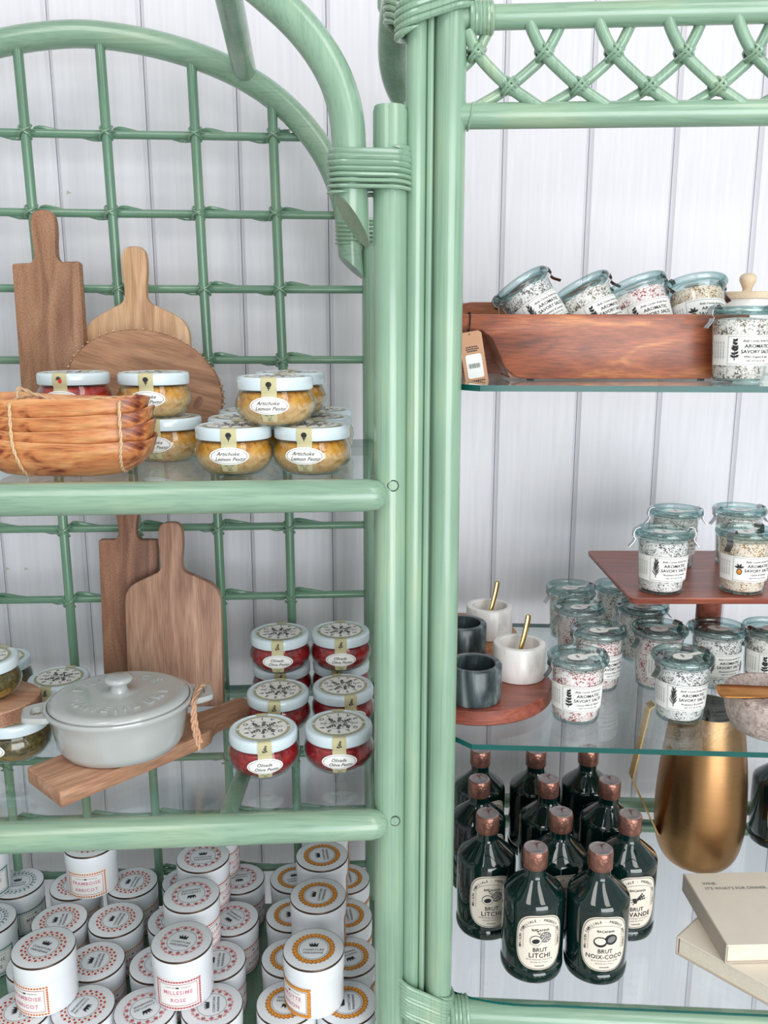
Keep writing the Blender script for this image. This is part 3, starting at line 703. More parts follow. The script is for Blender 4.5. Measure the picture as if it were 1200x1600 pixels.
slab(outR(0.010, False), GR1 - TH, GR1, 'glass_shelf', 'clear glass shelf with teal edge under the wooden tray of salt jars', 'shelf', (0.5, 1.08, GR1 - TH))
slab(outR(0.010, False), GR2 - TH, GR2, 'glass_shelf', 'clear glass shelf with teal edge under cake stand and salt jars', 'shelf', (0.5, 1.08, GR2 - TH))
slab(outR(0.004, True), GR3 - 0.005, GR3, 'glass_shelf', 'clear glass bottom shelf with rounded corner under the syrup bottles', 'shelf', (0.5, 1.08, GR3 - 0.005))
for z in (GR1 - TH, GR2 - TH, GR3 - 0.005):
    rp_('side_rail', MB().tube([(0.052, 0.914, z - 0.0065), (0.036, 1.31, z - 0.0065)], 0.0062, 'green', 10))
    rp_('side_rail', MB().tube([(0.972, 0.86, z - 0.0065), (0.972, 1.25, z - 0.0065)], 0.0062, 'green', 10))
rp_('back_rail', MB().tube([(0.03, 1.322, 0.676), (0.98, 1.265, 0.676)], 0.0115, 'green_x', 14))
rp_('back_rail', MB().tube([(0.03, 1.318, 0.640), (0.98, 1.262, 0.640)], 0.0105, 'green_x', 14))  # added bar in place of the upper rail's reflection in the bottom glass
for px, py in ((12, 889), (41, 889), (107, 301)):
    p = at_pl(px, py, lambda x: 1.37 + SL * x); part('nail_mark', MB().prism([(0.004, 0), (-0.002, 0.003), (-0.003, -0.002)], 0, 0.0006, 'cover_grey').mesh('nail_mark', 0), wall, loc=(p.x * 1.002, -0.0001, p.z), rot=(PI / 2, 0, 0))

# ================================================================== PESTO JARS
JP = [(0, 0), (0.026, 0), (0.031, 0.0012), (0.0365, 0.006), (0.0420, 0.0135), (0.0440, 0.021), (0.0432, 0.0275), (0.0405, 0.0335), (0.0385, 0.0375), (0.0382, 0.041)]
def prof_r(prof, z):
    P = [p for p in prof if p[0] > 0]
    for a, b in zip(P, P[1:]):
        if a[1] <= z <= b[1] and b[1] > a[1]: return a[0] + (b[0] - a[0]) * (z - a[1]) / (b[1] - a[1])
    return P[-1][0] if z > P[-1][1] else P[0][0]
JH = 0.0530
jar_glass_me = MB().lathe(JP, 'jar_glass', 40).mesh('jar_glass', 60)
def smooth_prof(P, seg=4): return [tuple(p) for p in spline([Vector((a, b)) for a, b in P], seg)]
jar_lid_me = MB().lathe([(0.0375, 0.0392), (0.0412, 0.0392), (0.0418, 0.0402), (0.0418, 0.0490), (0.0412, 0.0515), (0.0398, 0.0528), (0.0378, 0.0530), (0.0370, 0.0522), (0, 0.0522)], 'white_lacquer', 44).mesh('jar_lid', 40)
CONT = {}
for c in ('artichoke', 'olive', 'pepper', 'herb'):
    CONT[c] = MB().lathe([(0, 0.0016), (0.027, 0.0018), (0.0352, 0.0068), (0.0405, 0.014), (0.0424, 0.021), (0.0416, 0.0275), (0.039, 0.0335), (0.037, 0.0365), (0, 0.0368)], 'pesto_' + c, 36).mesh('contents', 60)
jcyl = lambda off: (lambda u, v: ((prof_r(JP, v) + off) * math.sin(u / 0.042), -(prof_r(JP, v) + off) * math.cos(u / 0.042), v))
flat_top = lambda z: (lambda x, y: (x, y, z))
# band running over the lid and down the front
def band_mesh():
    mb = MB(); hw = 0.0085
    path = [(0.0350, 0.0528), (0.0380, 0.0536), (0.0402, 0.0533), (0.0417, 0.0518), (0.0423, 0.0490), (0.0423, 0.0396), (0.0405, 0.0370), (0.0412, 0.0335), (0.0437, 0.0275), (0.0445, 0.021), (0.0425, 0.0135), (0.0375, 0.0065)]
    V = []; n = 5
    for r, z in path:
        for i in range(n): a = (-1 + 2 * i / (n - 1)) * hw / 0.042; V.append((r * math.sin(a), -r * math.cos(a), z))
    mb.add(V, [(k * n + i, (k + 1) * n + i, (k + 1) * n + i + 1, k * n + i + 1) for k in range(len(path) - 1) for i in range(n - 1)], 'paper_khaki')
    tb = MB(); V = []
    for r, z in path[:6]:
        for i in range(n): a = PI + (-1 + 2 * i / (n - 1)) * hw / 0.042; V.append((r * math.sin(a), -r * math.cos(a), z))
    tb.add(V, [(k * n + i, (k + 1) * n + i, (k + 1) * n + i + 1, k * n + i + 1) for k in range(5) for i in range(n - 1)], 'paper_khaki')
    return mb.mesh('label_band', 60), tb.mesh('tape_end', 60)
band_me, tape_me = band_mesh()
lidside = lambda u, v: (0.0427 * math.sin(u / 0.0427), -0.0427 * math.cos(u / 0.0427), v)
BICON = {}
def mk_icon(kind):
    mb = MB()
    if kind == 'artichoke':
        mb.map(disc2d(0.0032, 0.0030, 10, 0, 0.0460), lidside, 'ink'); mb.map(grid2d(-0.0004, 0.0004, 0.0395, 0.0435, 1, 1), lidside, 'ink'); mb.map(leaf2d(0.0025, 0.0012, 0, 0.0415, 0.6), lidside, 'ink'); mb.map(leaf2d(0.0025, 0.0012, 0, 0.0415, 2.4), lidside, 'ink')
    elif kind == 'pepper':
        mb.map(disc2d(0.0023, 0.0030, 10, 0.001, 0.0445), lidside, 'ink_red')
        for a in (0.6, 1.3, 2.0, 2.6, 3.3): mb.map(leaf2d(0.004, 0.0014, -0.0006, 0.0465, a), lidside, 'ink')
    else:
        mb.map(sprig2d(0.0085, 3, 4, 0.8, 0.42, 0.15, 0, 0.0445, -0.25), lidside, 'ink')
        mb.map(disc2d(0.0009, 0.0011, 8, 0.0022, 0.043), lidside, 'ink'); mb.map(disc2d(0.0009, 0.0011, 8, -0.0022, 0.0425), lidside, 'ink')
    for i, s in enumerate(('NET WT', '6 oz', '180 g')):
        mb.map(shift(text2d(s, 0.0026, 0.3), 0, 0.0135 - 0.0026 * i), jcyl(0.0009), 'ink')
    return mb.mesh('band_print', 0)
for c in ('artichoke', 'pepper', 'olive', 'herb'): BICON[c] = mk_icon(c)
OV = 0.0238
oval_me = MB().map(shift(disc2d(0.0205, 0.0094, 32, rings=(0.35, 0.7, 1.0)), 0, OV), jcyl(0.0013), 'paper_white').map(shift(ring2d(0.0180, 0.0186, 36, 0.43), 0, OV), jcyl(0.0016), 'ink_grey').mesh('oval_label', 60)
NAMES = {'artichoke': ('Artichoke', 'Lemon Pesto'), 'pepper': ('Sweet Pepper', 'Pesto'), 'olive': ('Olivada', 'Olive Pesto'), 'herb': ('Herb', 'Pesto')}
OLET = {}
for c, (a, b) in NAMES.items():
    OLET[c] = MB().map(shift(text2d(a, 0.0056, 0.35, 0.004), -0.001, OV + 0.0026), jcyl(0.0017), 'ink').map(shift(text2d(b, 0.0056, 0.35, 0.004), 0.001, OV - 0.0030), jcyl(0.0017), 'ink').mesh('lettering', 0)
zt_ = 0.0526
lidlab_me = MB().map(disc2d(0.0330, 0.0330, 40), flat_top(zt_), 'paper_sage').map(disc2d(0.0292, 0.0292, 40), flat_top(zt_ + 0.0002), 'paper_white').mesh('lid_label', 0)
def lidlet(top, bot, seed):
    mb = MB()
    mb.map(arc_text(top, 0.0084, 0.0238, PI / 2, R(30), bold=0.01), flat_top(zt_ + 0.0005), 'ink')
    mb.map(arc_text(bot, 0.0084, 0.0238, -PI / 2, R(30), True, bold=0.01), flat_top(zt_ + 0.0005), 'ink')
    mb.map(ring2d(0.0175, 0.0179, 36, 0.86), flat_top(zt_ + 0.0004), 'ink')
    for k, (x, y, r_) in enumerate(((-0.008, 0.007, 0.5), (0.001, 0.0085, -0.2), (0.009, 0.006, -0.8), (-0.008, -0.007, 2.2), (0.001, -0.008, 2.9), (0.009, -0.006, 3.6))):
        mb.map(sprig2d(0.0125, seed + k, 4, 0.8, 0.42, 0.17, x, y, r_), flat_top(zt_ + 0.0005), 'ink')
        mb.map(disc2d(0.0010, 0.0014, 8, x + 0.004, y - 0.002), flat_top(zt_ + 0.0005), 'ink')
    mb.map(grid2d(-0.0325, 0.0325, -0.0017, 0.0017, 2, 1), flat_top(zt_ + 0.0007), 'paper_white')
    mb.map(text2d('Bella Cucina Artful Food', 0.0046, 0.35, 0.004), flat_top(zt_ + 0.0009), 'ink')
    return mb.mesh('lid_lettering', 0)
LLET = {'olive': lidlet('OLIVE', 'PESTO', 3), 'artichoke': lidlet('LEMON', 'PESTO', 9), 'pepper': lidlet('SWEET', 'PESTO', 5), 'herb': lidlet('DANTE', 'PESTO', 14)}
def pesto_jar(kind, loc, rz, label, group):
    t = thing('pesto_jar', label, 'jar', loc, rz, group)
    part('glass_body', jar_glass_me, t); part('contents', CONT[kind], t)
    lid = part('lid', jar_lid_me, t)
    part('lid_label', lidlab_me, lid); part('lid_lettering', LLET[kind], lid); part('tape_end', tape_me, lid)
    b = part('label_band', band_me, t); part('band_print', BICON[kind], b)
    o = part('oval_label', oval_me, t); part('lettering', OLET[kind], o)
    return t
def P3(p, z): return (p.x, p.y, z)
GA = 'artichoke pesto jars on the upper shelf'
fl_ = at_y(366, 700, 0.952); fr_ = at_y(488, 700, 0.954)
rows = [('front', 0.0), ('middle', 0.090), ('back', 0.180)]
for nm, dy in rows:
    a, b = {'front': ('artichoke pesto jar at front of pile, lower row, beside the tied dishes', 'artichoke pesto jar at front of pile, lower row, beside the green post'),
            'middle': ('artichoke pesto jar in middle of lower row, lid showing behind the dish-side front jar', 'artichoke pesto jar in middle of lower row, lid showing behind the post-side front jar'),
            'back': ('artichoke pesto jar at back of lower row, nearest the oval wooden board', 'artichoke pesto jar at back of lower row, nearest the back corner post')}[nm]
    pesto_jar('artichoke', (fl_.x - 0.004 * dy / .09, fl_.y + dy, GL1), R(3 + rnd.uniform(-3, 3)), a, GA)
    pesto_jar('artichoke', (fr_.x - 0.002 * dy / .09, fr_.y + dy, GL1), R(-5 + rnd.uniform(-3, 3)), b, GA)
tp = at_y(430, 620, 0.956)
pesto_jar('artichoke', (tp.x, tp.y, GL1 + JH), R(-2), 'artichoke pesto jar crowning the pile, label facing out', GA)
pesto_jar('artichoke', (tp.x + 0.007, tp.y + 0.090, GL1 + JH), R(4), 'artichoke pesto jar on top of pile, behind the crowning jar', GA)
q = at_y(245, 660, 1.045)
pesto_jar('artichoke', (q.x + 0.012, q.y, GL1), R(-8), 'artichoke pesto jar under another one, in front of the oval board', 'artichoke pesto jars by the oval board')
pesto_jar('artichoke', (q.x, q.y - 0.003, GL1 + JH), R(2), 'artichoke pesto jar stacked on another one, in front of the oval board', 'artichoke pesto jars by the oval board')
q = at_y(116, 600, 1.042)
pesto_jar('artichoke', (q.x - 0.003, q.y, GL1), R(5), 'pesto jar under the red pepper jar, hidden behind the tied wooden dishes', 'artichoke pesto jars by the oval board')
pesto_jar('pepper', (q.x, q.y, GL1 + JH), R(-3), 'sweet pepper pesto jar with red contents behind the tied wooden dishes', 'stacked pesto jars')
GO = 'red olive pesto jars on the middle shelf'
def on(px, py, z): p = at_z(px, py, z); return p
for px, py, lv, rz, lab in [(411, 1137, 0, 10, 'red olive pesto jar at the front, beside the wooden board handle'),
        (529, 1130, 0, 4, 'red olive pesto jar at the front, beside the green post'),
        (434, 1078, 0, 0, 'red olive pesto jar in second row, behind the front jar by the board handle'),
        (536, 1070, 0, 17, 'red olive pesto jar in second row, turned, behind the front jar by the post'),
        (440, 1034, 0, 4, 'red olive pesto jar in back row below another, farther from the post'),
        (533, 1030, 0, -6, 'red olive pesto jar in back row below another, nearer the post'),
        (437, 987, 1, 2, 'red olive pesto jar on top of the back stack, farther from the post'),
        (532, 984, 1, 3, 'red olive pesto jar on top of the back stack, nearer the post')]:
    z = GL2 + JH * (1 + lv)
    p = at_z(px, py, z)
    pesto_jar('olive', (p.x, p.y, z - JH), R(rz), lab, GO)
GH = 'herb pesto jars beside the casserole'
p = at_z(22, 1116, GL2 + JH)
pesto_jar('herb', (p.x, p.y, GL2), R(-22), 'brown herb pesto jar below the round wooden slice, beside the casserole', GH)
sl_p = (p.x - 0.028, p.y + 0.008)
p2 = at_z(92, 1057, GL2 + JH); pesto_jar('herb', (p2.x, p2.y, GL2), R(-6), 'herb pesto jar with printed lid half hidden behind the casserole handle', GH)
p2 = at_z(-4, 1031, GL2 + JH); pesto_jar('herb', (p2.x, p2.y + 0.01, GL2), R(12), 'herb pesto jar at the back, only its lid edge showing behind the wooden slice', GH)
# round wooden slice between two jars
t = thing('wood_slice', 'round slice of wood lying on a herb pesto jar, carrying another jar', 'wood slice', (sl_p[0], sl_p[1], GL2 + JH))
q = random.Random(4)
out = [((0.056 + 0.0015 * math.sin(3 * a) + q.uniform(-.0008, .0008)) * math.cos(a), (0.054 + 0.001 * math.sin(5 * a)) * math.sin(a)) for a in [2 * PI * i / 40 for i in range(40)]]
part('slice', MB().prism(out, 0, 0.020, 'wood_slab', 0.0015).mesh('slice', 40), t)
part('bark', MB().add([(x * 1.004, y * 1.004, z) for z in (0.002, 0.010, 0.018) for x, y in out], [(k * 40 + i, k * 40 + (i + 1) % 40, (k + 1) * 40 + (i + 1) % 40, (k + 1) * 40 + i) for k in (0, 1) for i in range(40)], 'wood_aged_dark').mesh('bark', 60), t)
pesto_jar('herb', (sl_p[0] - 0.010, sl_p[1] + 0.004, GL2 + JH + 0.020), R(-20), 'herb pesto jar standing on the round wooden slice', GH)

# ================================================================== CUTTING BOARDS
def board(name, label, outline, th, base, tilt, rz, mat, extra=None, group='leaning wooden boards', mtop=None, bevel=0.003):
    # outline: x right, y up from the foot of the board; leans back by tilt
    t = thing(name, label, 'cutting board', base, 0, group, rot=(PI / 2 - tilt, 0, rz))
    # local z after rotation points to the viewer; keep grain axis in local coordinates by rotating the mesh itself
    mb = MB().prism(outline, -th, 0, mat, bevel, mtop=mtop, mside=mat)
    mb.v = [(x, -z, y) for x, y, z in mb.v]; mb.f = [f for f in mb.f]
    t.rotation_euler = Matrix.Rotation(rz, 3, 'Y').to_euler()
    M = Matrix.Rotation(-tilt, 3, 'X') @ Matrix.Rotation(rz, 3, 'Y')
    t.rotation_euler = M.to_euler()
    part('blade', mb.mesh(name, 35), t)
    if extra: extra(t)
    return t
def paddle(w, hb, neck, nw, hw, hh, sh, r_sh):
    # w body width, hb shoulder height, neck height, widths; sh slope of shoulder
    right = [(w / 2, 0), (w / 2, hb - sh), (nw / 2 + 0.004, hb), (nw / 2, hb + neck * 0.35), (nw / 2, hb + neck), (hw / 2, hb + neck + hh * 0.45), (hw * 0.42, hb + neck + hh * 0.85)]
    rr = [0.006, r_sh, 0.010, 0.006, 0.01, 0.012, 0.012]
    pts = right + [(-x, y) for x, y in reversed(right)]
    return round_poly(pts, rr + list(reversed(rr)), 5)
# upper shelf: dark paddle, pale paddle, oval
bd = at_y(92, 690, 1.185)
board('paddle_board', 'dark brown rectangular paddle board leaning on lattice, above tied dishes', paddle(0.090, 0.244, 0.020, 0.030, 0.034, 0.056, 0.0, 0.004), 0.016, (bd.x + 0.008, 1.160, GL1), R(6.5), R(-2.0), 'wood_walnut')
bd = at_y(222, 690, 1.185)
board('paddle_board', 'pale oak paddle board with rounded shoulders behind the oval board', paddle(0.142, 0.192, 0.020, 0.030, 0.036, 0.064, 0.026, 0.022), 0.014, (bd.x + 0.002, 1.174, GL1), R(7), R(-1), 'wood_oak')
ov = [(0.1035 * math.cos(a), 0.080 + 0.080 * math.sin(a)) for a in [2 * PI * i / 48 for i in range(48)]]
def oval_extra(t):
    mb = MB(); qq = random.Random(3)
    for i in range(64):
        a = 2 * PI * i / 64
        mb.tube([(0.1040 * math.cos(a), -0.0005, 0.080 + 0.0805 * math.sin(a)), (0.1040 * math.cos(a + 0.04), 0.016, 0.080 + 0.0805 * math.sin(a + 0.04))], 0.0012 + qq.uniform(-.0004, .0004), 'wood_bark', 5)
    part('bark_edge', mb.mesh('bark_edge', 60), t)
    part('knot', MB().prism([(0.005 * math.cos(a), 0.009 * math.sin(a)) for a in [2 * PI * i / 14 for i in range(14)]], 0, 0.0006, 'wood_aged_dark').mesh('knot', 0), t, loc=(0.072, -0.0001, 0.083), rot=(PI / 2, 0.3, 0))
bo = at_y(206, 690, 1.135)
board('oval_board', 'oval brown wooden board with bark edge behind the artichoke jars', ov, 0.015, (bo.x, 1.120, GL1), R(12), R(14), 'wood_oval', oval_extra)
# middle shelf
bd = at_z(208, 1055, GL2)
board('paddle_board', 'dark narrow paddle board leaning behind the wider board above the casserole', paddle(0.084, 0.236, 0.018, 0.026, 0.034, 0.055, 0.0, 0.004), 0.015, (at_y(203, 900, 1.2).x, 1.178, GL2), R(5), R(0), 'wood_aged_dark')
board('paddle_board', 'wide worn paddle board with round shoulders standing behind the casserole', paddle(0.136, 0.196, 0.018, 0.030, 0.036, 0.062, 0.022, 0.022), 0.016, (at_y(273, 960, 1.17).x, 1.150, GL2), R(6), R(-0.5), 'wood_aged')
# board lying under the casserole
ux, uy = math.cos(R(47)), math.sin(R(47))
c0 = at_z(92, 1241, GL2 + 0.020)
lying = thing('paddle_board', 'thick brown paddle board lying on glass under the grey casserole', 'cutting board', (c0.x, c0.y + 0.004, GL2), R(47), 'leaning wooden boards')
ol = round_poly([(0, 0), (0.205, 0), (0.225, 0.022), (0.262, 0.024), (0.300, 0.020), (0.300, 0.062), (0.262, 0.058), (0.225, 0.060), (0.205, 0.084), (0, 0.084)], [0.003, 0.012, 0.01, 0.01, 0.012, 0.012, 0.01, 0.01, 0.012, 0.003], 4)
part('blade', MB().prism(ol, 0, 0.020, 'wood_slab', 0.0018).mesh('blade', 35), lying)

# ================================================================== CASSEROLE
CC = at_z(187, 1090, 1.000)
cas = thing('casserole', 'small grey oval ceramic casserole with embossed lid and round knob', 'casserole', (CC.x, CC.y, GL2 + 0.020), R(18))
E = (1.0, 0.92)
ZK = 0.0105
def up(P, k=1.22): return [(r, z * k) for r, z in P]
body = up([(0, 0.0015), (0.066, 0.0), (0.072, 0.002), (0.077, 0.010), (0.0815, 0.030), (0.084, 0.040), (0.0885, 0.0455), (0.0900, 0.0485), (0.0890, 0.0505), (0.0860, 0.0505), (0.0845, 0.048), (0.0820, 0.042), (0.079, 0.030), (0.074, 0.010), (0.066, 0.005), (0, 0.005)])
part('body', MB().lathe(body, 'ceramic_grey', 56, *E).mesh('body', 50), cas)
lidp = [(0.080, 0.0475), (0.0835, 0.0490), (0.0850, 0.0515), (0.0835, 0.0545), (0.078, 0.0570), (0.073, 0.0575), (0.068, 0.0565), (0.045, 0.0585), (0.026, 0.0598), (0.013, 0.0600), (0.0115, 0.062)]
lid = part('lid', MB().lathe(lidp + [(0, 0.062)], 'ceramic_grey', 56, *E).mesh('lid', 60), cas, loc=(0, 0, ZK))
part('knob', MB().lathe([(0.0115, 0.0605), (0.0100, 0.0660), (0.0105, 0.0700), (0.0150, 0.0725), (0.0175, 0.0755), (0.0170, 0.0785), (0.0130, 0.0805), (0, 0.0812)], 'ceramic_grey', 32).mesh('knob', 60), lid)
def dome(x, y, z):
    return (x, y * E[1], 0.0574 + z)
for s_, mid, bt, st_ in (('FROMAGE', R(92), False, R(20)), ('CAMEMBERT', R(-90), True, R(19))):
    n_ = len(s_)
    for i, ch in enumerate(s_):
        kx = i - (n_ - 1) / 2; a = mid + kx * st_ if bt else mid - kx * st_
        cs = MB().map(shift(text2d(ch, 0.0205, depth=0.0016), 0.053 * math.cos(a), 0.053 * math.sin(a), a + PI / 2 if bt else a - PI / 2), dome, 'ceramic_grey')
        part('embossed_letter', cs.mesh('embossed_letter', 30), lid)
for sg in (-1, 1):
    mb = MB()
    pts = round_poly([(0.080, -0.028), (0.103, -0.021), (0.113, -0.016), (0.113, 0.016), (0.103, 0.021), (0.080, 0.028)], 0.008, 4)
    hole = round_poly([(0.090, -0.012), (0.104, -0.010), (0.104, 0.010), (0.090, 0.012)], 0.005, 4)
    # ring between outline and hole, same point count by angle
    cx_, cy_ = 0.097, 0.0
    def at_ang(poly, a):
        best = None
        for p, q2 in zip(poly, poly[1:] + poly[:1]):
            d = Vector((math.cos(a), math.sin(a))); pv = Vector(p) - Vector((cx_, cy_)); e = Vector(q2) - Vector(p)
            det = d.x * (-e.y) + e.x * d.y
            if abs(det) < 1e-12: continue
            tt = (pv.x * (-e.y) + e.x * pv.y) / det; uu = (d.x * pv.y - d.y * pv.x) / det
            if tt > 0 and -1e-6 <= uu <= 1 + 1e-6: best = tt
        return (cx_ + best * math.cos(a), cy_ + best * math.sin(a))
    n_ = 36; A_ = [at_ang(pts, 2 * PI * i / n_) for i in range(n_)]; B_ = [at_ang(hole, 2 * PI * i / n_) for i in range(n_)]
    rings = [(B_, 0.0510), (A_, 0.0510), (inset(A_, -0.0008), 0.0545), (A_, 0.058), (B_, 0.058)]
    V = [(sg * x, sg * y, z) for r_, z in rings for x, y in r_]
    mb.add(V, [(k * n_ + i, k * n_ + (i + 1) % n_, ((k + 1) % 5) * n_ + (i + 1) % n_, ((k + 1) % 5) * n_ + i) for k in range(5) for i in range(n_)], 'ceramic_grey')
    part('handle', mb.mesh('handle', 40), cas)
def strand(P, r, m, twist=0.0014, n=2, seg=6):
    P = spline(P, seg); mb = MB()
    for k in range(n):
        pts = []
        for i, p in enumerate(P):
            tg = (P[min(i + 1, len(P) - 1)] - P[max(i - 1, 0)]).normalized()
            a = tg.orthogonal().normalized(); b = tg.cross(a); th = i * 0.9 + 2 * PI * k / n
            # stable frame
            ref = Vector((0.31, 0.52, 0.79)); a = (ref - tg * ref.dot(tg)).normalized(); b = tg.cross(a)
            pts.append(p + a * (twist * math.cos(th)) + b * (twist * math.sin(th)))
        mb.tube(pts, r, m, 6)
    return mb
lz = lambda P: [(x, y, z * 1.19) for x, y, z in P]
tw = strand(lz([(0.096, 0.013, 0.0500), (0.097, 0.004, 0.053), (0.093, -0.008, 0.052), (0.087, -0.030, 0.050), (0.0845, -0.040, 0.042), (0.0835, -0.043, 0.030), (0.0855, -0.047, 0.016), (0.090, -0.051, 0.002)]), 0.0015, 'twine_pink')
tw2 = strand(lz([(0.104, 0.010, 0.0500), (0.101, 0.000, 0.054), (0.094, -0.014, 0.052), (0.088, -0.034, 0.048), (0.087, -0.040, 0.040), (0.088, -0.043, 0.026), (0.092, -0.048, 0.008)]), 0.0015, 'twine_pink')
tw2.v = tw.v + tw2.v; tw2.f = tw.f + [tuple(i + len(tw.v) for i in f) for f in tw2.f]; tw2.m = tw.m + tw2.m
part('twine_bow', tw2.mesh('twine_bow', 60), cas, 'pale pink twine tied through the handle')

# ================================================================== TIED OLIVE WOOD DISHES
db = at_y(104, 690, 0.945)
dish = thing('dish_bundle', 'bundle of four nested olive wood dishes tied with twine on glass', 'dishes', (db.x, 0.943, GL1))
def dish_mesh(a, b, h, seed):
    mb = MB(); n = 56; q = random.Random(seed); k0 = q.uniform(0, 6)
    def ring(sc, z, wob=0.0):
        pts = []
        for i in range(n):
            th = 2 * PI * i / n; c, s_ = math.cos(th), math.sin(th)
            e = 2 / 3.0
            x = a * sc * math.copysign(abs(c) ** e, c); y = b * (sc if sc > 0.5 else sc) * math.copysign(abs(s_) ** e, s_)
            pts.append((x + 0.002 * math.sin(3 * th + k0) * sc, y, z + wob * (0.0022 * math.sin(2 * th + k0) + 0.0012 * math.sin(5 * th + k0) + 0.004 * c * c)))
        return pts
    R_ = [ring(0.50, 0.0), ring(0.66, 0.0025), ring(0.82, h * 0.28), ring(0.94, h * 0.62), ring(1.0, h, 1.0), ring(0.985, h + 0.0012, 1.0), ring(0.955, h, 1.0), ring(0.88, h * 0.66), ring(0.72, h * 0.36), ring(0.5, h * 0.26)]
    V = [p for r_ in R_ for p in r_]
    Fs = [(k * n + i, k * n + (i + 1) % n, (k + 1) * n + (i + 1) % n, (k + 1) * n + i) for k in range(len(R_) - 1) for i in range(n)]
    Fs.append(tuple(reversed(range(n)))); Fs.append(tuple((len(R_) - 1) * n + i for i in range(n)))
    mb.add(V, Fs, 'wood_olive'); return mb.mesh('dish', 60)
for k, (rz, sc) in enumerate(((0.0, 1.0), (1.5, 0.985), (-1.5, 0.99), (1.0, 0.985))):
    o = part('dish', dish_mesh(0.099 * sc, 0.042 * sc, 0.037, k + 2), dish, loc=(-0.001 * k, 0.0005 * k, 0.0148 * k), rot=(0, 0, R(rz)))
HT = 0.037 + 0.0148 * 3
def loop_at(x, seed):
    f = (1 - abs(x / 0.103) ** 2.5) ** (1 / 2.5)
    yb = 0.0425 * f
    zb = 0.037 * (1 - f) * 0.9
    P = []
    for y, z in ((-yb * 1.06, HT - 0.002), (-yb * 1.09, HT - 0.02), (-yb * 1.09, 0.040), (-yb * 1.03, 0.022 + zb * .5), (-yb * 0.80, 0.006 + zb), (-yb * 0.4, -0.0003 + zb * 0.8), (yb * 0.4, -0.0003 + zb * .8), (yb * 0.8, 0.008 + zb), (yb * 1.08, 0.036), (yb * 1.06, HT - 0.002), (yb * 0.4, HT + 0.002), (-yb * 0.5, HT + 0.002), (-yb * 1.06, HT - 0.002)):
        sw = 0.006 * (1 if x < 0 else -1) * max(0, 1 - z / 0.04)
        P.append((x + sw, y, z))
    return P
part('twine', strand(loop_at(-0.040, 1), 0.0010, 'twine', 0.0010, 2, 7).mesh('twine', 60), dish)
part('twine', strand(loop_at(0.072, 2), 0.0010, 'twine', 0.0010, 2, 7).mesh('twine', 60), dish)
part('twine', strand([(-0.040, -0.02, HT + 0.003), (-0.046, 0.000, HT + 0.012), (-0.020, -0.018, HT + 0.006), (0.010, -0.030, HT + 0.001), (0.040, -0.020, HT + 0.002), (0.072, -0.012, HT + 0.003)], 0.0010, 'twine', 0.0010, 2, 7).mesh('twine', 60), dish)

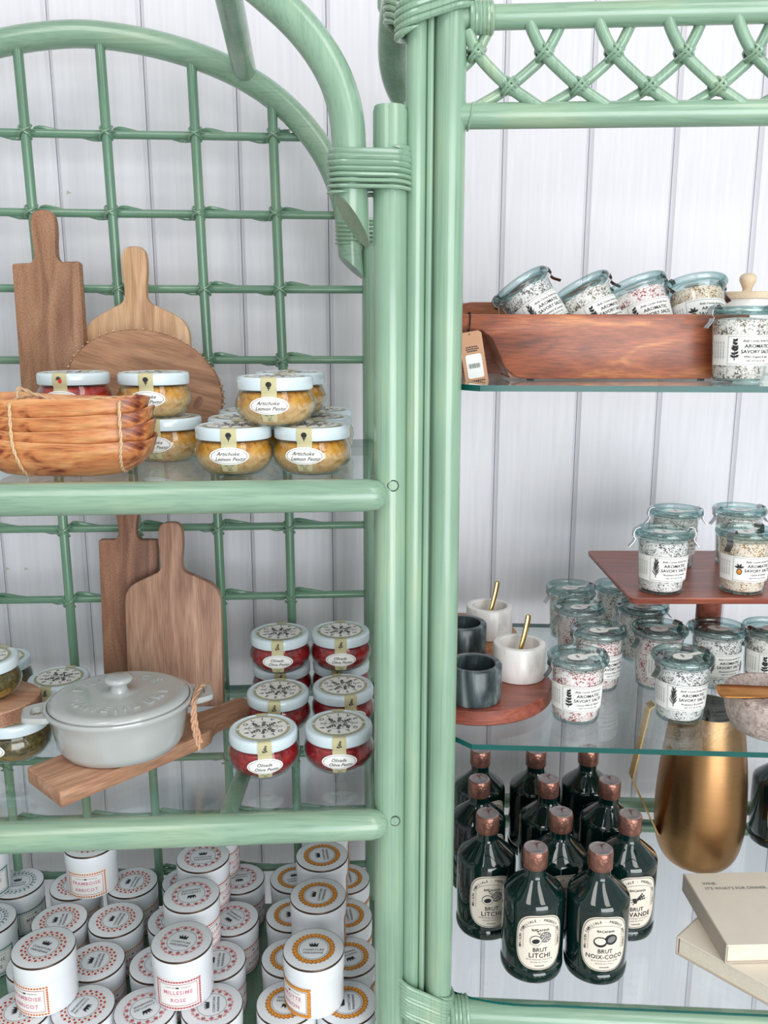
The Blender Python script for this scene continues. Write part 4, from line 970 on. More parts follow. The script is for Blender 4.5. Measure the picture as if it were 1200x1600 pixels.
# ================================================================== JAM POTS
POT_R, POT_H = 0.0385, 0.072
pot_body_me = MB().lathe([(0, 0.001), (0.0350, 0), (0.0368, 0.0012), (0.0375, 0.004), (0.0375, 0.0465), (0.0360, 0.0475)], 'pot_white', 44).mesh('pot_body', 40)
pot_lid_me = MB().lathe([(0.0375, 0.0462), (0.0382, 0.0466), (0.0384, 0.0480), (0.0384, 0.0702), (0.0378, 0.0716), (0.0366, 0.0720), (0, 0.0720)], 'pot_white', 44).mesh('pot_lid', 40)
rim_me = MB().lathe([(0.03855, 0.0692), (0.0387, 0.0700), (0.0385, 0.0708), (0.0380, 0.0718)], 'rim_bronze', 44).mesh('rim_line', 40)
ZT = 0.0722
PS = 0.93
def lid_print(kind):
    mb = MB(); sc_ = lambda z: (lambda x, y: (x * PS, y * PS, z)); ft = sc_(ZT); f2 = sc_(ZT + 0.0002); f3 = sc_(ZT + 0.0004)
    mb.map(ring2d(0.0195, 0.0200, 40), ft, 'print_black')
    if kind == 'orange':
        for i in range(30):
            a = 2 * PI * i / 30; c, s_ = 0.0252 * math.cos(a), 0.0252 * math.sin(a)
            mb.map(disc2d(0.0052, 0.0027, 10, c, s_, a + 0.75), ft, 'print_brown'); mb.map(disc2d(0.0044, 0.0021, 10, c, s_, a + 0.75), f2, 'print_orange')
            mb.map(disc2d(0.0009, 0.0006, 6, c * 1.02, s_ * 1.02, a), f3, 'print_beige')
    elif kind == 'red':
        for i in range(20):
            for r_, o_, sz in ((0.0278, 0.0, 0.0021), (0.0232, 0.5, 0.0018)):
                a = 2 * PI * (i + o_) / 20; c, s_ = r_ * math.cos(a), r_ * math.sin(a)
                mb.map(disc2d(sz, sz, 6, c, s_, a), f2, 'print_red')
            a = 2 * PI * (i + .5) / 20
            mb.map(disc2d(0.0017, 0.0012, 6, 0.0285 * math.cos(a), 0.0285 * math.sin(a), a), ft, 'print_beige')
            a = 2 * PI * i / 20
            mb.map(disc2d(0.0017, 0.0012, 6, 0.0225 * math.cos(a), 0.0225 * math.sin(a), a), ft, 'print_beige')
    elif kind == 'pink':
        for i in range(14):
            a = 2 * PI * i / 14; c, s_ = 0.0252 * math.cos(a), 0.0252 * math.sin(a)
            for k in range(6): mb.map(leaf2d(0.0046, 0.0022, c, s_, a + k * PI / 3), ft, 'print_pink')
            if i % 2: mb.map(shift(ring2d(0.0010, 0.0020, 10), c * 0.94, s_ * 0.94), f2, 'print_rose')
            else:
                for k in range(5): mb.map(leaf2d(0.0034, 0.0011, c, s_, a + k * 1.257 + .3), f2, 'print_rose')
            b = a + PI / 14
            for k in (-.7, 0, .7): mb.map(leaf2d(0.0044, 0.0016, 0.0258 * math.cos(b), 0.0258 * math.sin(b), b + k), ft, 'print_pink')
    else:
        for i in range(24):
            a = 2 * PI * i / 24; 
            mb.map(leaf2d(0.0048, 0.0036, 0.0222 * math.cos(a), 0.0222 * math.sin(a), a + 0.5), ft, 'print_teal'); mb.map(disc2d(0.0016, 0.0016, 6, 0.0285 * math.cos(a), 0.0285 * math.sin(a)), ft, 'print_teal')
            b = a + PI / 24; mb.map(leaf2d(0.0040, 0.0020, 0.0240 * math.cos(b), 0.0240 * math.sin(b), b - 0.6), f2, 'ink_grey')
    return mb.mesh('lid_pattern', 0)
pot_let_me = MB().map(crown2d(0.0098, 0, 0.0064), flat_top(ZT + 0.0002), 'print_black').map(shift(text2d('CONFITURE', 0.0044, 0, 0.006, sp=1.15), 0, -0.0028), flat_top(ZT + 0.0002), 'print_black').map(shift(text2d('PARISIENNE', 0.0044, 0, 0.006, sp=1.08), 0, -0.0082), flat_top(ZT + 0.0002), 'print_black').mesh('lid_lettering', 0)
pcyl = lambda off: (lambda u, v: ((0.0375 + off) * math.sin(u / 0.0375), -(0.0375 + off) * math.cos(u / 0.0375), v))
def pot_label(kind, lines):
    cl = {'red': ('print_red', 'print_beige', 'print_magenta'), 'pink': ('print_rose', 'print_pink', 'print_magenta'), 'orange': ('print_brown', 'print_orange', 'print_magenta'), 'teal': ('print_teal', 'print_teal', 'ink_grey')}[kind]
    mb = MB(); x0, x1, y0, y1 = -0.031, 0.031, 0.0025, 0.0455
    mb.map(grid2d(x0, x1, y0, y1, 20, 1), pcyl(0.0003), 'paper_white')
    mb.map(frame2d(x0 + 0.0063, x1 - 0.0063, y0 + 0.0063, y1 - 0.0063, 0.0006), pcyl(0.0006), cl[0])
    per = []
    n = 16
    for i in range(n + 1): per += [(x0 + 0.003 + (x1 - x0 - 0.006) * i / n, y0 + 0.003, 0), (x0 + 0.003 + (x1 - x0 - 0.006) * i / n, y1 - 0.003, 0)]
    for i in range(1, 11): per += [(x0 + 0.003, y0 + 0.003 + (y1 - y0 - 0.006) * i / 11, PI / 2), (x1 - 0.003, y0 + 0.003 + (y1 - y0 - 0.006) * i / 11, PI / 2)]
    for k, (x, y, r_) in enumerate(per):
        if kind == 'orange':
            mb.map(disc2d(0.0032, 0.0019, 8, x, y, r_ + 0.75), pcyl(0.0006), 'print_brown'); mb.map(disc2d(0.0026, 0.0014, 8, x, y, r_ + 0.75), pcyl(0.0008), 'print_orange')
        else:
            mb.map(disc2d(0.0023, 0.0016, 6, x, y, r_), pcyl(0.0006), cl[1]); mb.map(disc2d(0.0011, 0.0011, 6, x, y, 0.4), pcyl(0.0008), cl[0])
    lab = mb.mesh('pot_label', 0)
    mt = MB()
    mt.map(crown2d(0.0036, 0, 0.0350), pcyl(0.0008), 'print_black')
    mt.map(shift(text2d('CONFITURE', 0.0024), -0.0095, 0.0348), pcyl(0.0008), 'ink_grey'); mt.map(shift(text2d('PARISIENNE', 0.0024), 0.0100, 0.0348), pcyl(0.0008), 'ink_grey')
    mt.map(shift(text2d(lines[0], 0.0074, 0, 0.008, sp=1.12), 0, 0.0275), pcyl(0.0008), cl[2])
    mt.map(grid2d(-0.016, 0.016, 0.0228, 0.0231, 8, 1), pcyl(0.0008), cl[1])
    mt.map(shift(text2d(lines[1], 0.0074, 0, 0.008, sp=1.12), 0, 0.0165), pcyl(0.0008), cl[2])
    return lab, mt.mesh('lettering', 0)
POTK = {k: (lid_print(k),) + pot_label(k, l) for k, l in (('red', ('FRAMBOISE', 'ABRICOT')), ('pink', ('MILLESIME', 'ROSE')), ('orange', ('CAROTTE', 'PASSION')), ('teal', ('MENTHE', 'POIRE')))}
def pot(kind, px, py, layer, label, lid_rot=0, rz=0, dy=0.0):
    z = SH3 + 0.0008 + POT_H * (1 + layer)
    p = at_z(px, py, z)
    t = thing('jam_pot', label, 'jam pot', (p.x, p.y + dy, z - POT_H), R(rz), {'red': 'red dotted jam pots', 'pink': 'pink flowered jam pots', 'orange': 'orange chain patterned jam pots', 'teal': 'teal patterned jam pots'}[kind])
    part('pot_body', pot_body_me, t)
    lid = part('lid', pot_lid_me, t, rot=(0, 0, R(lid_rot - rz)))
    part('rim_line', rim_me, lid); part('lid_pattern', POTK[kind][0], lid); part('lid_lettering', pot_let_me, lid)
    lb = part('pot_label', POTK[kind][1], t); part('lettering', POTK[kind][2], lb)
    return t
RD = 'red dotted jam pot '
pot('red', 68, 1479, 1, RD + 'standing highest at the front of its stack', -18, -20)
pot('red', 141, 1316, 1, RD + 'raised at the back, label facing out', 10, 4)
pot('red', 119, 1381, 0, RD + 'in back row of the lower layer, under the raised pot', 20, 30)
pot('red', 206, 1378, 0, RD + 'in back row of the lower layer, lid text sideways', 85, 60)
pot('red', 93, 1437, 0, RD + 'in third row, peeking out behind the highest front pot', 95, 60)
pot('red', 181, 1436, 0, RD + 'in third row, full lid showing below the raised pot', 84, 50)
pot('red', 57, 1504, 0, RD + 'in second row, hidden under the highest front pot', 84, 50)
pot('red', 149, 1501, 0, RD + 'in second row, full lid showing beside the highest pot', 90, 60)
pot('red', 130, 1573, 0, RD + 'at the front of the lower layer, nearest the pink pots', 250, 60)
pot('red', 31, 1578, 0, RD + 'at the front of the lower layer, under the highest pot', 100, 60)
PK = 'pink flowered jam pot '
pot('pink', 284, 1470, 1, PK + 'highest at the front, its label facing out', -12, 2)
pot('pink', 299, 1397, 1, PK + 'second in the upper row, lid text upside down', 195, 70)
pot('pink', 317, 1338, 1, PK + 'third in the upper row, just below the green rail', 10, 70)
pot('pink', 334, 1294, 1, PK + 'last in the upper row, lid hidden by the green rail', 10, 70)
pot('pink', 293, 1376, 0, PK + 'in the back row of lower layer, nearest the red pots', 40, 60)
pot('pink', 374, 1372, 0, PK + 'in the back row of lower layer, nearest the orange pots', 190, 60)
pot('pink', 273, 1437, 0, PK + 'in the third row of lower layer, nearest the red pots', 80, 60)
pot('pink', 362, 1434, 0, PK + 'in the third row of lower layer, nearest the orange pots', 140, 60)
pot('pink', 248, 1504, 0, PK + 'in the second row of lower layer, nearest the red pots', 100, 60)
pot('pink', 339, 1500, 0, PK + 'in the second row of lower layer, nearest the orange pots', 95, 60)
pot('pink', 227, 1576, 0, PK + 'in the front row of lower layer, nearest the red pots', 215, 60)
pot('pink', 331, 1570, 0, PK + 'in the front row of lower layer, nearest the orange pots', 100, 60)
OR = 'orange chain patterned jam pot '
pot('orange', 490, 1482, 1, OR + 'highest at the front, label turned sideways', 0, -48)
pot('orange', 497, 1398, 1, OR + 'second in the upper row', 85, 120)
pot('orange', 503, 1336, 1, OR + 'third in the upper row, lid text sideways', 100, 120)
pot('orange', 508, 1287, 1, OR + 'last in the upper row, mostly hidden by the green rail', 100, 120)
pot('orange', 461, 1371, 0, OR + 'in the back row of lower layer, nearest the pink pots', 20, 60)
pot('orange', 539, 1372, 0, OR + 'in the back row of lower layer, nearest the green post', 100, 100)
pot('orange', 457, 1428, 0, OR + 'in the third row of lower layer, nearest the pink pots', 100, 100)
pot('orange', 540, 1430, 0, OR + 'in the third row of lower layer, nearest the green post', 100, 100)
pot('orange', 453, 1495, 0, OR + 'in the second row of lower layer, nearest the pink pots', 60, 100)
pot('orange', 545, 1494, 0, OR + 'in the second row of lower layer, nearest the green post', 205, 100)
pot('orange', 448, 1566, 0, OR + 'in the front row of lower layer, nearest the pink pots', 180, 100)
pot('orange', 542, 1566, 0, OR + 'in the front row of lower layer, nearest the green post', 95, 100)
TL = 'teal patterned jam pot '
pot('teal', 27, 1379, 0, TL + 'in the back row, whole lid showing', 15, 60)
pot('teal', -19, 1437, 0, TL + 'in the third row, cut by the picture edge', 15, 30)
pot('teal', -30, 1322, 1, TL + 'raised on the lower ones, label facing out at the picture edge', 15, 40)

# ================================================================== SALT JARS
WP = [(0, 0.001), (0.0235, 0.0), (0.0262, 0.0012), (0.0275, 0.0045), (0.0285, 0.020), (0.0308, 0.062), (0.0312, 0.0660), (0.0335, 0.0685), (0.0340, 0.0700)]
WH = 0.080
w_glass_me = MB().lathe(WP, 'salt_jar_glass', 36).lathe([(0, 0.0045), (0.0225, 0.0035), (0.0255, 0.0015)], 'lid_glass', 36).mesh('salt_jar_glass', 50)
rim_ = [(0.0330 + 0.0036 * math.cos(a), 0.0752 + 0.0046 * math.sin(a)) for a in [-PI * 0.75 + 2 * PI * i / 14 for i in range(15)]]
w_lid_me = MB().lathe(rim_, 'lid_glass', 40).lathe([(0.0300, 0.0748), (0.0285, 0.0735), (0.0270, 0.0728), (0.0215, 0.0730), (0.0205, 0.0742), (0.0195, 0.0744), (0, 0.0744)], 'lid_glass', 40).mesh('glass_lid', 60)
SALT = {}
for k in ('rosemary', 'citrus', 'rose', 'oregano'):
    q = random.Random(hash(k) % 97 if False else len(k))
    mb = MB().lathe([(0, 0.0042), (0.0240, 0.0042), (0.0255, 0.007), (0.0270, 0.020), (0.0294, 0.0620), (0.0285, 0.0655), (0.018, 0.0672), (0.008, 0.0682), (0, 0.0684)], 'salt_' + k, 30)
    SALT[k] = mb.mesh('salt', 60)
def clamp_mesh():
    mb = MB()
    path = [(0.0270, 0.0765), (0.0288, 0.0803), (0.0320, 0.0812), (0.0362, 0.0792), (0.0380, 0.0750), (0.0380, 0.0700), (0.0358, 0.0672), (0.0372, 0.0635), (0.0430, 0.0565)]
    th = [(0.0005, 0, 0.0004)] * 2 + [(0, 0, 0.0006), (0.0004, 0, 0.0004), (0.0006, 0, 0), (0.0006, 0, 0), (0.0006, 0, 0), (0.0006, 0, 0), (0.0004, 0, 0.0004)]
    mb.strip([(x, 0, z) for x, z in path], (0, 0.0042, 0), th, 'steel')
    return mb.mesh('clamp', 30)
clamp_me = clamp_mesh()
wr = lambda v: 0.0283 + (0.0306 - 0.0283) * (v - 0.016) / 0.042
wcyl = lambda off: (lambda u, v: ((wr(v) + off) * math.sin(u / 0.030), -(wr(v) + off) * math.cos(u / 0.030), v))
LV0, LV1 = 0.0180, 0.0500
w_lab_me = MB().map(grid2d(-0.046, 0.046, LV0, LV1, 40, 2), wcyl(0.0005), 'paper_white').mesh('salt_label', 60)
def salt_letters(flavour, seed, kind):
    mb = MB(); f = wcyl(0.0009); mid = (LV0 + LV1) / 2
    mb.map(frame2d(-0.0245, 0.0445, LV0 + 0.0015, LV1 - 0.0015, 0.00035), f, 'ink_grey')
    tx = 0.0068
    mb.map(shift(text2d('Bella Cucina Artful Food', 0.0034, 0.35, 0.003), tx, mid + 0.0098), f, 'ink')
    mb.map(shift(text2d('AROMATIC', 0.0052, 0, 0.012, 1.12), tx, mid + 0.0043), f, 'ink')
    mb.map(shift(text2d('SAVORY SALTS', 0.0052, 0, 0.012, 1.04), tx, mid - 0.0014), f, 'ink')
    mb.map(shift(text2d(flavour, 0.0034, 0.35, 0.003), tx, mid - 0.0066), f, 'ink')
    mb.map(shift(text2d('NET WT 4.8 OZ 136g', 0.0025, 0, 0.002), tx, mid - 0.0108), f, 'ink')
    for j in range(5):
        x = -0.0440 + 0.0034 * j
        mb.map(shift(text2d('ingredients sea salt', 0.0024), x + 0.001, mid, PI / 2), f, 'ink_grey')
    let = mb.mesh('lettering', 0)
    ms = MB()
    if kind == 'citrus':
        ms.map(disc2d(0.0033, 0.0040, 12, -0.0170, mid - 0.003), f, 'ink'); ms.map(disc2d(0.0024, 0.0030, 12, -0.0170, mid - 0.003), wcyl(0.0011), 'print_orange')
        for a in (0.4, 1.2, 2.0, 2.8): ms.map(leaf2d(0.0062, 0.0026, -0.0172, mid + 0.0015, a), f, 'ink')
    else:
        ms.map(sprig2d(0.021, seed, 8 if kind != 'oregano' else 6, 0.62 if kind == 'rosemary' else 1.1, 0.42 if kind == 'rosemary' else 0.27, 0.06 if kind == 'rosemary' else 0.13, -0.0172, mid), f, 'ink')
    return let, ms.mesh('herb_print', 0)
SL_ = {'rosemary': salt_letters('Rosemary & Lavender', 3, 'rosemary'), 'citrus': salt_letters('Citrus & Fennel', 6, 'citrus'), 'rose': salt_letters('Cocoa Nibs & Pepper', 8, 'oregano'), 'oregano': salt_letters('Wild Oregano & Sage', 11, 'oregano')}
seal_me = MB().map(disc2d(0.0125, 0.0100, 24), flat_top(0.0754), 'paper_white').map(grid2d(0.010, 0.0270, -0.0035, 0.0035, 3, 1), flat_top(0.0757), 'paper_white') \
    .add([(0.0270, -0.0035, 0.0757), (0.0270, 0.0035, 0.0757), (0.0292, 0.0035, 0.0798), (0.0292, -0.0035, 0.0798), (0.0345, 0.0035, 0.0796), (0.0345, -0.0035, 0.0796)], [(0, 3, 2, 1), (3, 5, 4, 2)], 'paper_white').mesh('seal_sticker', 0)
sealp_me = MB().map(sprig2d(0.008, 4, 4, 0.9, 0.4, 0.16), flat_top(0.0759), 'ink_grey').mesh('seal_print', 0)
def salt_jar(kind, loc, label, group, rz=0, clamp=25, rot=None):
    t = thing('salt_jar', label, 'jar', loc, R(rz), group, rot)
    part('glass_body', w_glass_me, t); part('salt', SALT[kind], t)
    lid = part('glass_lid', w_lid_me, t)
    for k in (0, 180): part('clamp', clamp_me, lid, rot=(0, 0, R(clamp + k - rz)), label='steel spring clamp' if k == 0 else None)
    part('seal_sticker', seal_me, lid, rot=(0, 0, R(clamp - rz))); part('seal_print', sealp_me, lid)
    lb = part('salt_label', w_lab_me, t); part('lettering', SL_[kind][0], lb); part('herb_print', SL_[kind][1], lb)
    return t
def sj(kind, px, py, z0, label, group, rz=0, clamp=25):
    p = at_z(px, py, z0 + 0.0765); return salt_jar(kind, (p.x, p.y, z0), label, group, rz, clamp)
GF = 'salt jars on the lower glass shelf'
sj('rose', 903, 1025, GR2, 'reddish salt jar at the very front, beside the white marble bowl', GF, 4, 20)
sj('rose', 936, 983, GR2, 'reddish salt jar second in line behind the frontmost one', GF, 20, 15)
sj('rose', 905, 947, GR2, 'reddish salt jar third in line, behind the white marble bowl', GF, 60, 25)
sj('oregano', 891, 917, GR2, 'dark salt jar last in line, against the wall side by the bowls', GF, 60, 20)
sj('rosemary', 1067, 1024, GR2, 'grey rosemary salt jar at the front of the shelf, above the brass jug', GF, 0, 25)
sj('rose', 1030, 981, GR2, 'reddish salt jar turned sideways, label sprig showing, below the stand corner', GF, 46, 28)
sj('oregano', 1004, 946, GR2, 'dark salt jar in shade just under the cake stand edge', GF, 60, 10)
sj('oregano', 966, 915, GR2, 'dark salt jar at the back, half hidden by the stand corner', GF, 60, 10)
sj('rosemary', 1122, 980, GR2, 'grey rosemary salt jar in front of the cake stand foot', GF, 4, -20)
sj('oregano', 1205, 980, GR2, 'grey salt jar cut by the picture edge behind the rosy bowl', GF, 2, 20)
ZP = 1.127
GP = 'salt jars on the wooden cake stand'
sj('rosemary', 1038, 829, ZP, 'grey rosemary salt jar at front of cake stand, by its corner', GP, 2, 0)
sj('oregano', 1056, 797, ZP, 'salt jar behind the rosemary jar on the cake stand', GP, 4, 0)
sj('citrus', 1166, 829, ZP, 'tan citrus salt jar at front of cake stand, lemon on label', GP, 2, 40)
sj('oregano', 1156, 795, ZP, 'salt jar behind the citrus jar on the cake stand', GP, 40, 10)
p = at_y(1158, 520, 0.952)
salt_jar('oregano', (p.x, p.y, GR1), 'grey oregano salt jar standing upright beside the end of wooden tray', 'salt jars by the wooden tray', 2, 12)

# ================================================================== WOODEN TRAY WITH JARS (right, upper shelf)
TY0 = 0.972
def pxz(px, py, Y):
    p = at_y(px, py, Y); return (p.x, p.z)
tray = thing('wooden_tray', 'long reddish wooden tray with tapered handle, full of tilted salt jars', 'tray', (0.25, 1.02, GR1))
TO = tray.location
zb = GR1 + 0.0015; zt = pxz(900, 491, TY0)[1]
L0, L1 = pxz(722, 500, TY0)[0], 0.402
x_of = lambda px: pxz(px, 540, TY0)[0]
hz = zt - 0.016
face = [(L0, zt), (L0, hz), (x_of(752), hz - 0.001), (x_of(768), hz - 0.010), (x_of(778), hz - 0.024), (x_of(790), hz - 0.042), (x_of(803), zb + 0.004), (x_of(818), zb), (L1 - 0.015, zb), (L1, zb + 0.02), (L1, zt)]
face = [(x, z) for x, z in face]
def panel_xz(mb, out, y0, y1, m, bevel=0.002):
    t2 = MB().prism([(x, z) for x, z in reversed([(p[0], p[1]) for p in out])], -y1, -y0, m, bevel) if False else MB().prism([(p[0], p[1]) for p in out], -y1, -y0, m, bevel)
    mb.add([(x, -z, y) for x, y, z in t2.v], t2.f, m); return mb
def ccw(P):
    a = sum(P[i - 1][0] * P[i][1] - P[i][0] * P[i - 1][1] for i in range(len(P))); return P if a > 0 else list(reversed(P))
Y1 = TY0 + 0.098
bodyx = [p for p in face]
mb = MB(); panel_xz(mb, ccw(face), TY0, TY0 + 0.011, 'wood_acacia')
part('front_side', mb.mesh('front_side', 30, TO), tray)
backf = [(x_of(775), zt), (x_of(790), hz - 0.042), (x_of(803), zb + 0.004), (x_of(818), zb), (L1 - 0.015, zb), (L1, zb + 0.02), (L1, zt)]
mb = MB(); panel_xz(mb, ccw(backf), Y1 - 0.011, Y1, 'wood_acacia'); part('back_side', mb.mesh('back_side', 30, TO), tray)
mb = MB().box((x_of(800), TY0 + 0.009, zb + 0.0005), (L1 - 0.010, Y1 - 0.009, zb + 0.010), 'wood_acacia'); part('tray_floor', mb.mesh('tray_floor', 30, TO), tray)
mb = MB().add([(x_of(760), y, zt - 0.002) for y in (TY0 + .006, Y1 - .006)] + [(x_of(772), y, zt - 0.002) for y in (TY0 + .006, Y1 - .006)] + [(x_of(798), y, zb + 0.003) for y in (TY0 + .006, Y1 - .006)] + [(x_of(812), y, zb + 0.003) for y in (TY0 + .006, Y1 - .006)],
    [(0, 1, 3, 2), (0, 4, 5, 1), (2, 3, 7, 6), (4, 6, 7, 5), (0, 2, 6, 4), (1, 5, 7, 3)], 'wood_acacia'); part('end_side', mb.mesh('end_side', 0, TO), tray)
mb = MB().box((L1 - 0.011, TY0 + 0.009, zb + 0.004), (L1 - 0.001, Y1 - 0.009, zt - 0.001), 'wood_acacia'); part('end_side', mb.mesh('end_side', 0, TO), tray)
for xx in (x_of(835), 0.36):
    for yy in (TY0 + 0.02, Y1 - 0.02):
        part('foot_pad', MB().lathe([(0, 0), (0.004, 0), (0.004, 0.002), (0, 0.002)], 'cord_dark', 12).mesh('foot_pad', 30), tray, loc=(xx - TO.x, yy - TO.y, -0.0002))
# second tray behind
t2 = thing('wooden_tray', 'reddish wooden tray standing behind the first, its rounded end showing by post', 'tray', (0.19, 1.145, GR1))
zz1 = pxz(750, 472, 1.10)[1] - GR1
fo = round_poly([(-0.098, 0), (0.10, 0), (0.10, zz1), (-0.094, zz1)], [0.006, 0.006, 0.01, 0.012], 5)
for y0, y1, nm in ((-0.048, -0.038, 'front_side'), (0.038, 0.048, 'back_side')):
    mb = MB(); panel_xz(mb, ccw(fo), y0, y1, 'wood_acacia'); part(nm, mb.mesh(nm, 30), t2)
part('tray_floor', MB().box((-0.09, -0.039, 0.002), (0.092, 0.039, 0.012), 'wood_acacia').mesh('tray_floor', 0), t2)
for x0, x1 in ((-0.0945, -0.085), (0.089, 0.0985)): part('end_side', MB().box((x0, -0.039, 0.004), (x1, 0.039, zz1 - 0.001), 'wood_acacia').mesh('end_side', 0), t2)
GT = 'salt jars leaning in the wooden tray'
def tilted(kind, px, py, Y, lean, back, yaw, clamp, label):
    # lid centre pinned to a pixel at depth Y
    M = Matrix.Rotation(lean, 3, 'Y') @ Matrix.Rotation(back, 3, 'X') @ Matrix.Rotation(yaw, 3, 'Z')
    top = at_y(px, py, Y); base = top - M @ Vector((0, 0, 0.0745))
    return salt_jar(kind, base, label, GT, 0, clamp, M.to_euler())
tilted('rosemary', 814, 449, 1.034, R(-33), R(-14), R(15), 172, 'grey salt jar leaning most steeply in wooden tray, next to its handle')
tilted('oregano', 907, 452, 1.034, R(-27), R(-14), R(22), 165, 'brownish salt jar second from the tray handle, leaning in the tray')
tilted('rose', 993, 449, 1.034, R(-17), R(-16), R(0), 10, 'reddish salt jar third from the tray handle, label facing out')
tilted('citrus', 1086, 448, 1.040, R(-4), R(-18), R(4), 10, 'pale salt jar at the tray end, leaning back beside upright jar')
# price tag on the handle
tg = at_y(740, 560, TY0 - 0.012)
tagt = thing('price_tag', 'kraft paper price tag hanging from the wooden tray handle', 'tag', (tg.x, tg.y, tg.z), 0, None)
Mz = R(8)
def tagmap(u, v, d=0.0): 
    c, s_ = math.cos(Mz), math.sin(Mz); return (u * c + v * -(-s_), -d, v * c - u * s_) if False else (u * c - v * s_ * 1.0, -d, v * c + u * s_ * 1.0)
Mz = R(10)
tw_, th_ = 0.0125, 0.029
mbt = MB(); o2 = round_poly([(-tw_, -th_), (tw_, -th_), (tw_, th_ - 0.003), (tw_ - 0.003, th_), (-tw_ + 0.003, th_), (-tw_, th_ - 0.003)], 0.0008, 2)
n_ = len(o2)
mbt.add([tagmap(u, v, d) for d in (0, 0.0005) for u, v in o2], [tuple(range(n_)), tuple(reversed(range(n_, 2 * n_)))] + [(i, n_ + i, n_ + (i + 1) % n_, (i + 1) % n_) for i in range(n_)], 'kraft')
part('card', mbt.mesh('card', 0), tagt)
stp = MB().map(shift((round_poly([(-0.0088, -0.013), (0.0088, -0.013), (0.0088, 0.013), (-0.0088, 0.013)], 0.003, 4), [tuple(range(20))]), 0.0, -0.0085), lambda u, v: tagmap(u, v, 0.0008), 'paper_white')
st = part('price_sticker', stp.mesh('price_sticker', 0), tagt)
bar = MB(); q = random.Random(8); u = -0.0066
while u < 0.0062:
    w_ = q.choice((0.0003, 0.0005, 0.0009)); bar.map(grid2d(u, u + w_, -0.0105, -0.0055, 1, 1), lambda a, b: tagmap(a, b, 0.0010), 'ink_green' if q.random() < .4 else 'ink'); u += w_ + q.choice((0.0003, 0.0006))
bar.map(shift(text2d('tray', 0.0026), -0.004, -0.001), lambda a, b: tagmap(a, b, 0.0010), 'ink_grey') if False else None
part('barcode', bar.mesh('barcode', 0), st)
prn = MB()
for k, (yy, ln) in enumerate(((0.0125, 0.0066), (0.0102, 0.0072), (0.0080, 0.0060), (-0.0245, 0.0095))):
    u = -ln
    while u < ln - 0.001:
        w_ = q.uniform(0.001, 0.0024); prn.map(grid2d(u, min(u + w_, ln), yy - 0.0006, yy + 0.0006, 1, 1), lambda a, b: tagmap(a, b, 0.0008), 'ink'); u += w_ + 0.0005
part('print_lines', prn.mesh('print_lines', 0), tagt)
h0 = tagmap(-0.001, th_ - 0.003); hx, hzz = h0[0], h0[2]
zh = zt - tg.z
cord = MB().tube(spline([(hx, -0.0006, hzz), (hx + 0.0005, 0.004, hzz + 0.006), (hx + 0.0018, 0.0098, zh - 0.010), (hx + 0.002, 0.0105, zh + 0.0012), (hx + 0.002, 0.018, zh + 0.0012), (hx + 0.001, 0.0245, zh), (hx + 0.001, 0.0245, zh - 0.017), (hx, 0.012, zh - 0.0180), (hx, 0.004, hzz + 0.004), (hx, 0.0004, hzz)], 5), 0.0008, 'cord_dark', 6)
part('cord', cord.mesh('cord', 60), tagt)
# canister with wooden lid behind the upright jar
cp = at_y(1166, 470, 1.135)
can = thing('canister', 'white canister with pale wooden knob lid behind the upright salt jar', 'canister', (cp.x, cp.y, GR1))
zl_ = at_y(1166, 458, 1.135).z - GR1
part('body', MB().lathe([(0, 0), (0.036, 0), (0.038, 0.002), (0.038, zl_ - 0.008), (0.034, zl_ - 0.008), (0.034, 0.006), (0, 0.006)], 'ceramic_white', 36).mesh('body', 40), can)
ld = part('lid', MB().lathe([(0, zl_ - 0.0078), (0.041, zl_ - 0.0078), (0.042, zl_ - 0.006), (0.042, zl_), (0.041, zl_ + 0.001), (0, zl_ + 0.001)], 'wood_pale', 36).mesh('lid', 40), can)
part('knob', MB().lathe(smooth_prof([(0.0065, zl_ + 0.0008), (0.0058, zl_ + 0.005), (0.0078, zl_ + 0.010), (0.0102, zl_ + 0.0155), (0.0098, zl_ + 0.0205), (0.006, zl_ + 0.0240), (0.0, zl_ + 0.0248)], 4), 'wood_pale', 24).mesh('knob', 60), ld)

# ================================================================== BOARDS WITH MARBLE BOWLS (right, lower glass shelf)
def disc_board(name, label, cx, cy, r, th, m, grp):
    t = thing(name, label, 'board', (cx, cy, GR2), 0, grp)
    part('disc', MB().lathe([(0, 0), (r - 0.002, 0), (r, 0.002), (r, th - 0.002), (r - 0.002, th), (0, th)], m, 64).mesh('disc', 40), t)
    return t
bB = disc_board('round_board', 'round honey coloured wooden board at the back, carrying two marble bowls', 0.114, 1.215, 0.082, 0.016, 'wood_honey', 'round boards under the bowls')
fB = disc_board('round_board', 'round reddish wooden board at the front, carrying two marble bowls', 0.1135, 1.030, 0.0985, 0.018, 'wood_rose', 'round boards under the bowls')
def bowl(m, loc, label, r=0.0335, h=0.045, wall_=0.0085, name='marble_bowl', floor_=0.012):
    t = thing(name, label, 'bowl', loc, 0, 'small marble bowls')
    part('bowl', MB().lathe([(0, 0), (r - 0.002, 0), (r - 0.0005, 0.001), (r, 0.003), (r, h - 0.0015), (r - 0.001, h - 0.0003), (r - 0.002, h), (r - wall_ + 0.001, h), (r - wall_, h - 0.001), (r - wall_ - 0.0008, floor_ + 0.006), (r - wall_ - 0.006, floor_), (0, floor_)], m, 48).mesh(name, 40), t)
    return t
zB, zF = GR2 + 0.016, GR2 + 0.018
w1 = at_z(812, 1003, zF + 0.045); w2 = at_z(765, 945, zB + 0.045); g1 = at_z(742, 1035, zF + 0.045); g2 = at_z(722, 972, zB + 0.045)
bowl('marble_white', (w1.x, w1.y, zF), 'white marble bowl with brass spoon on the front red board')
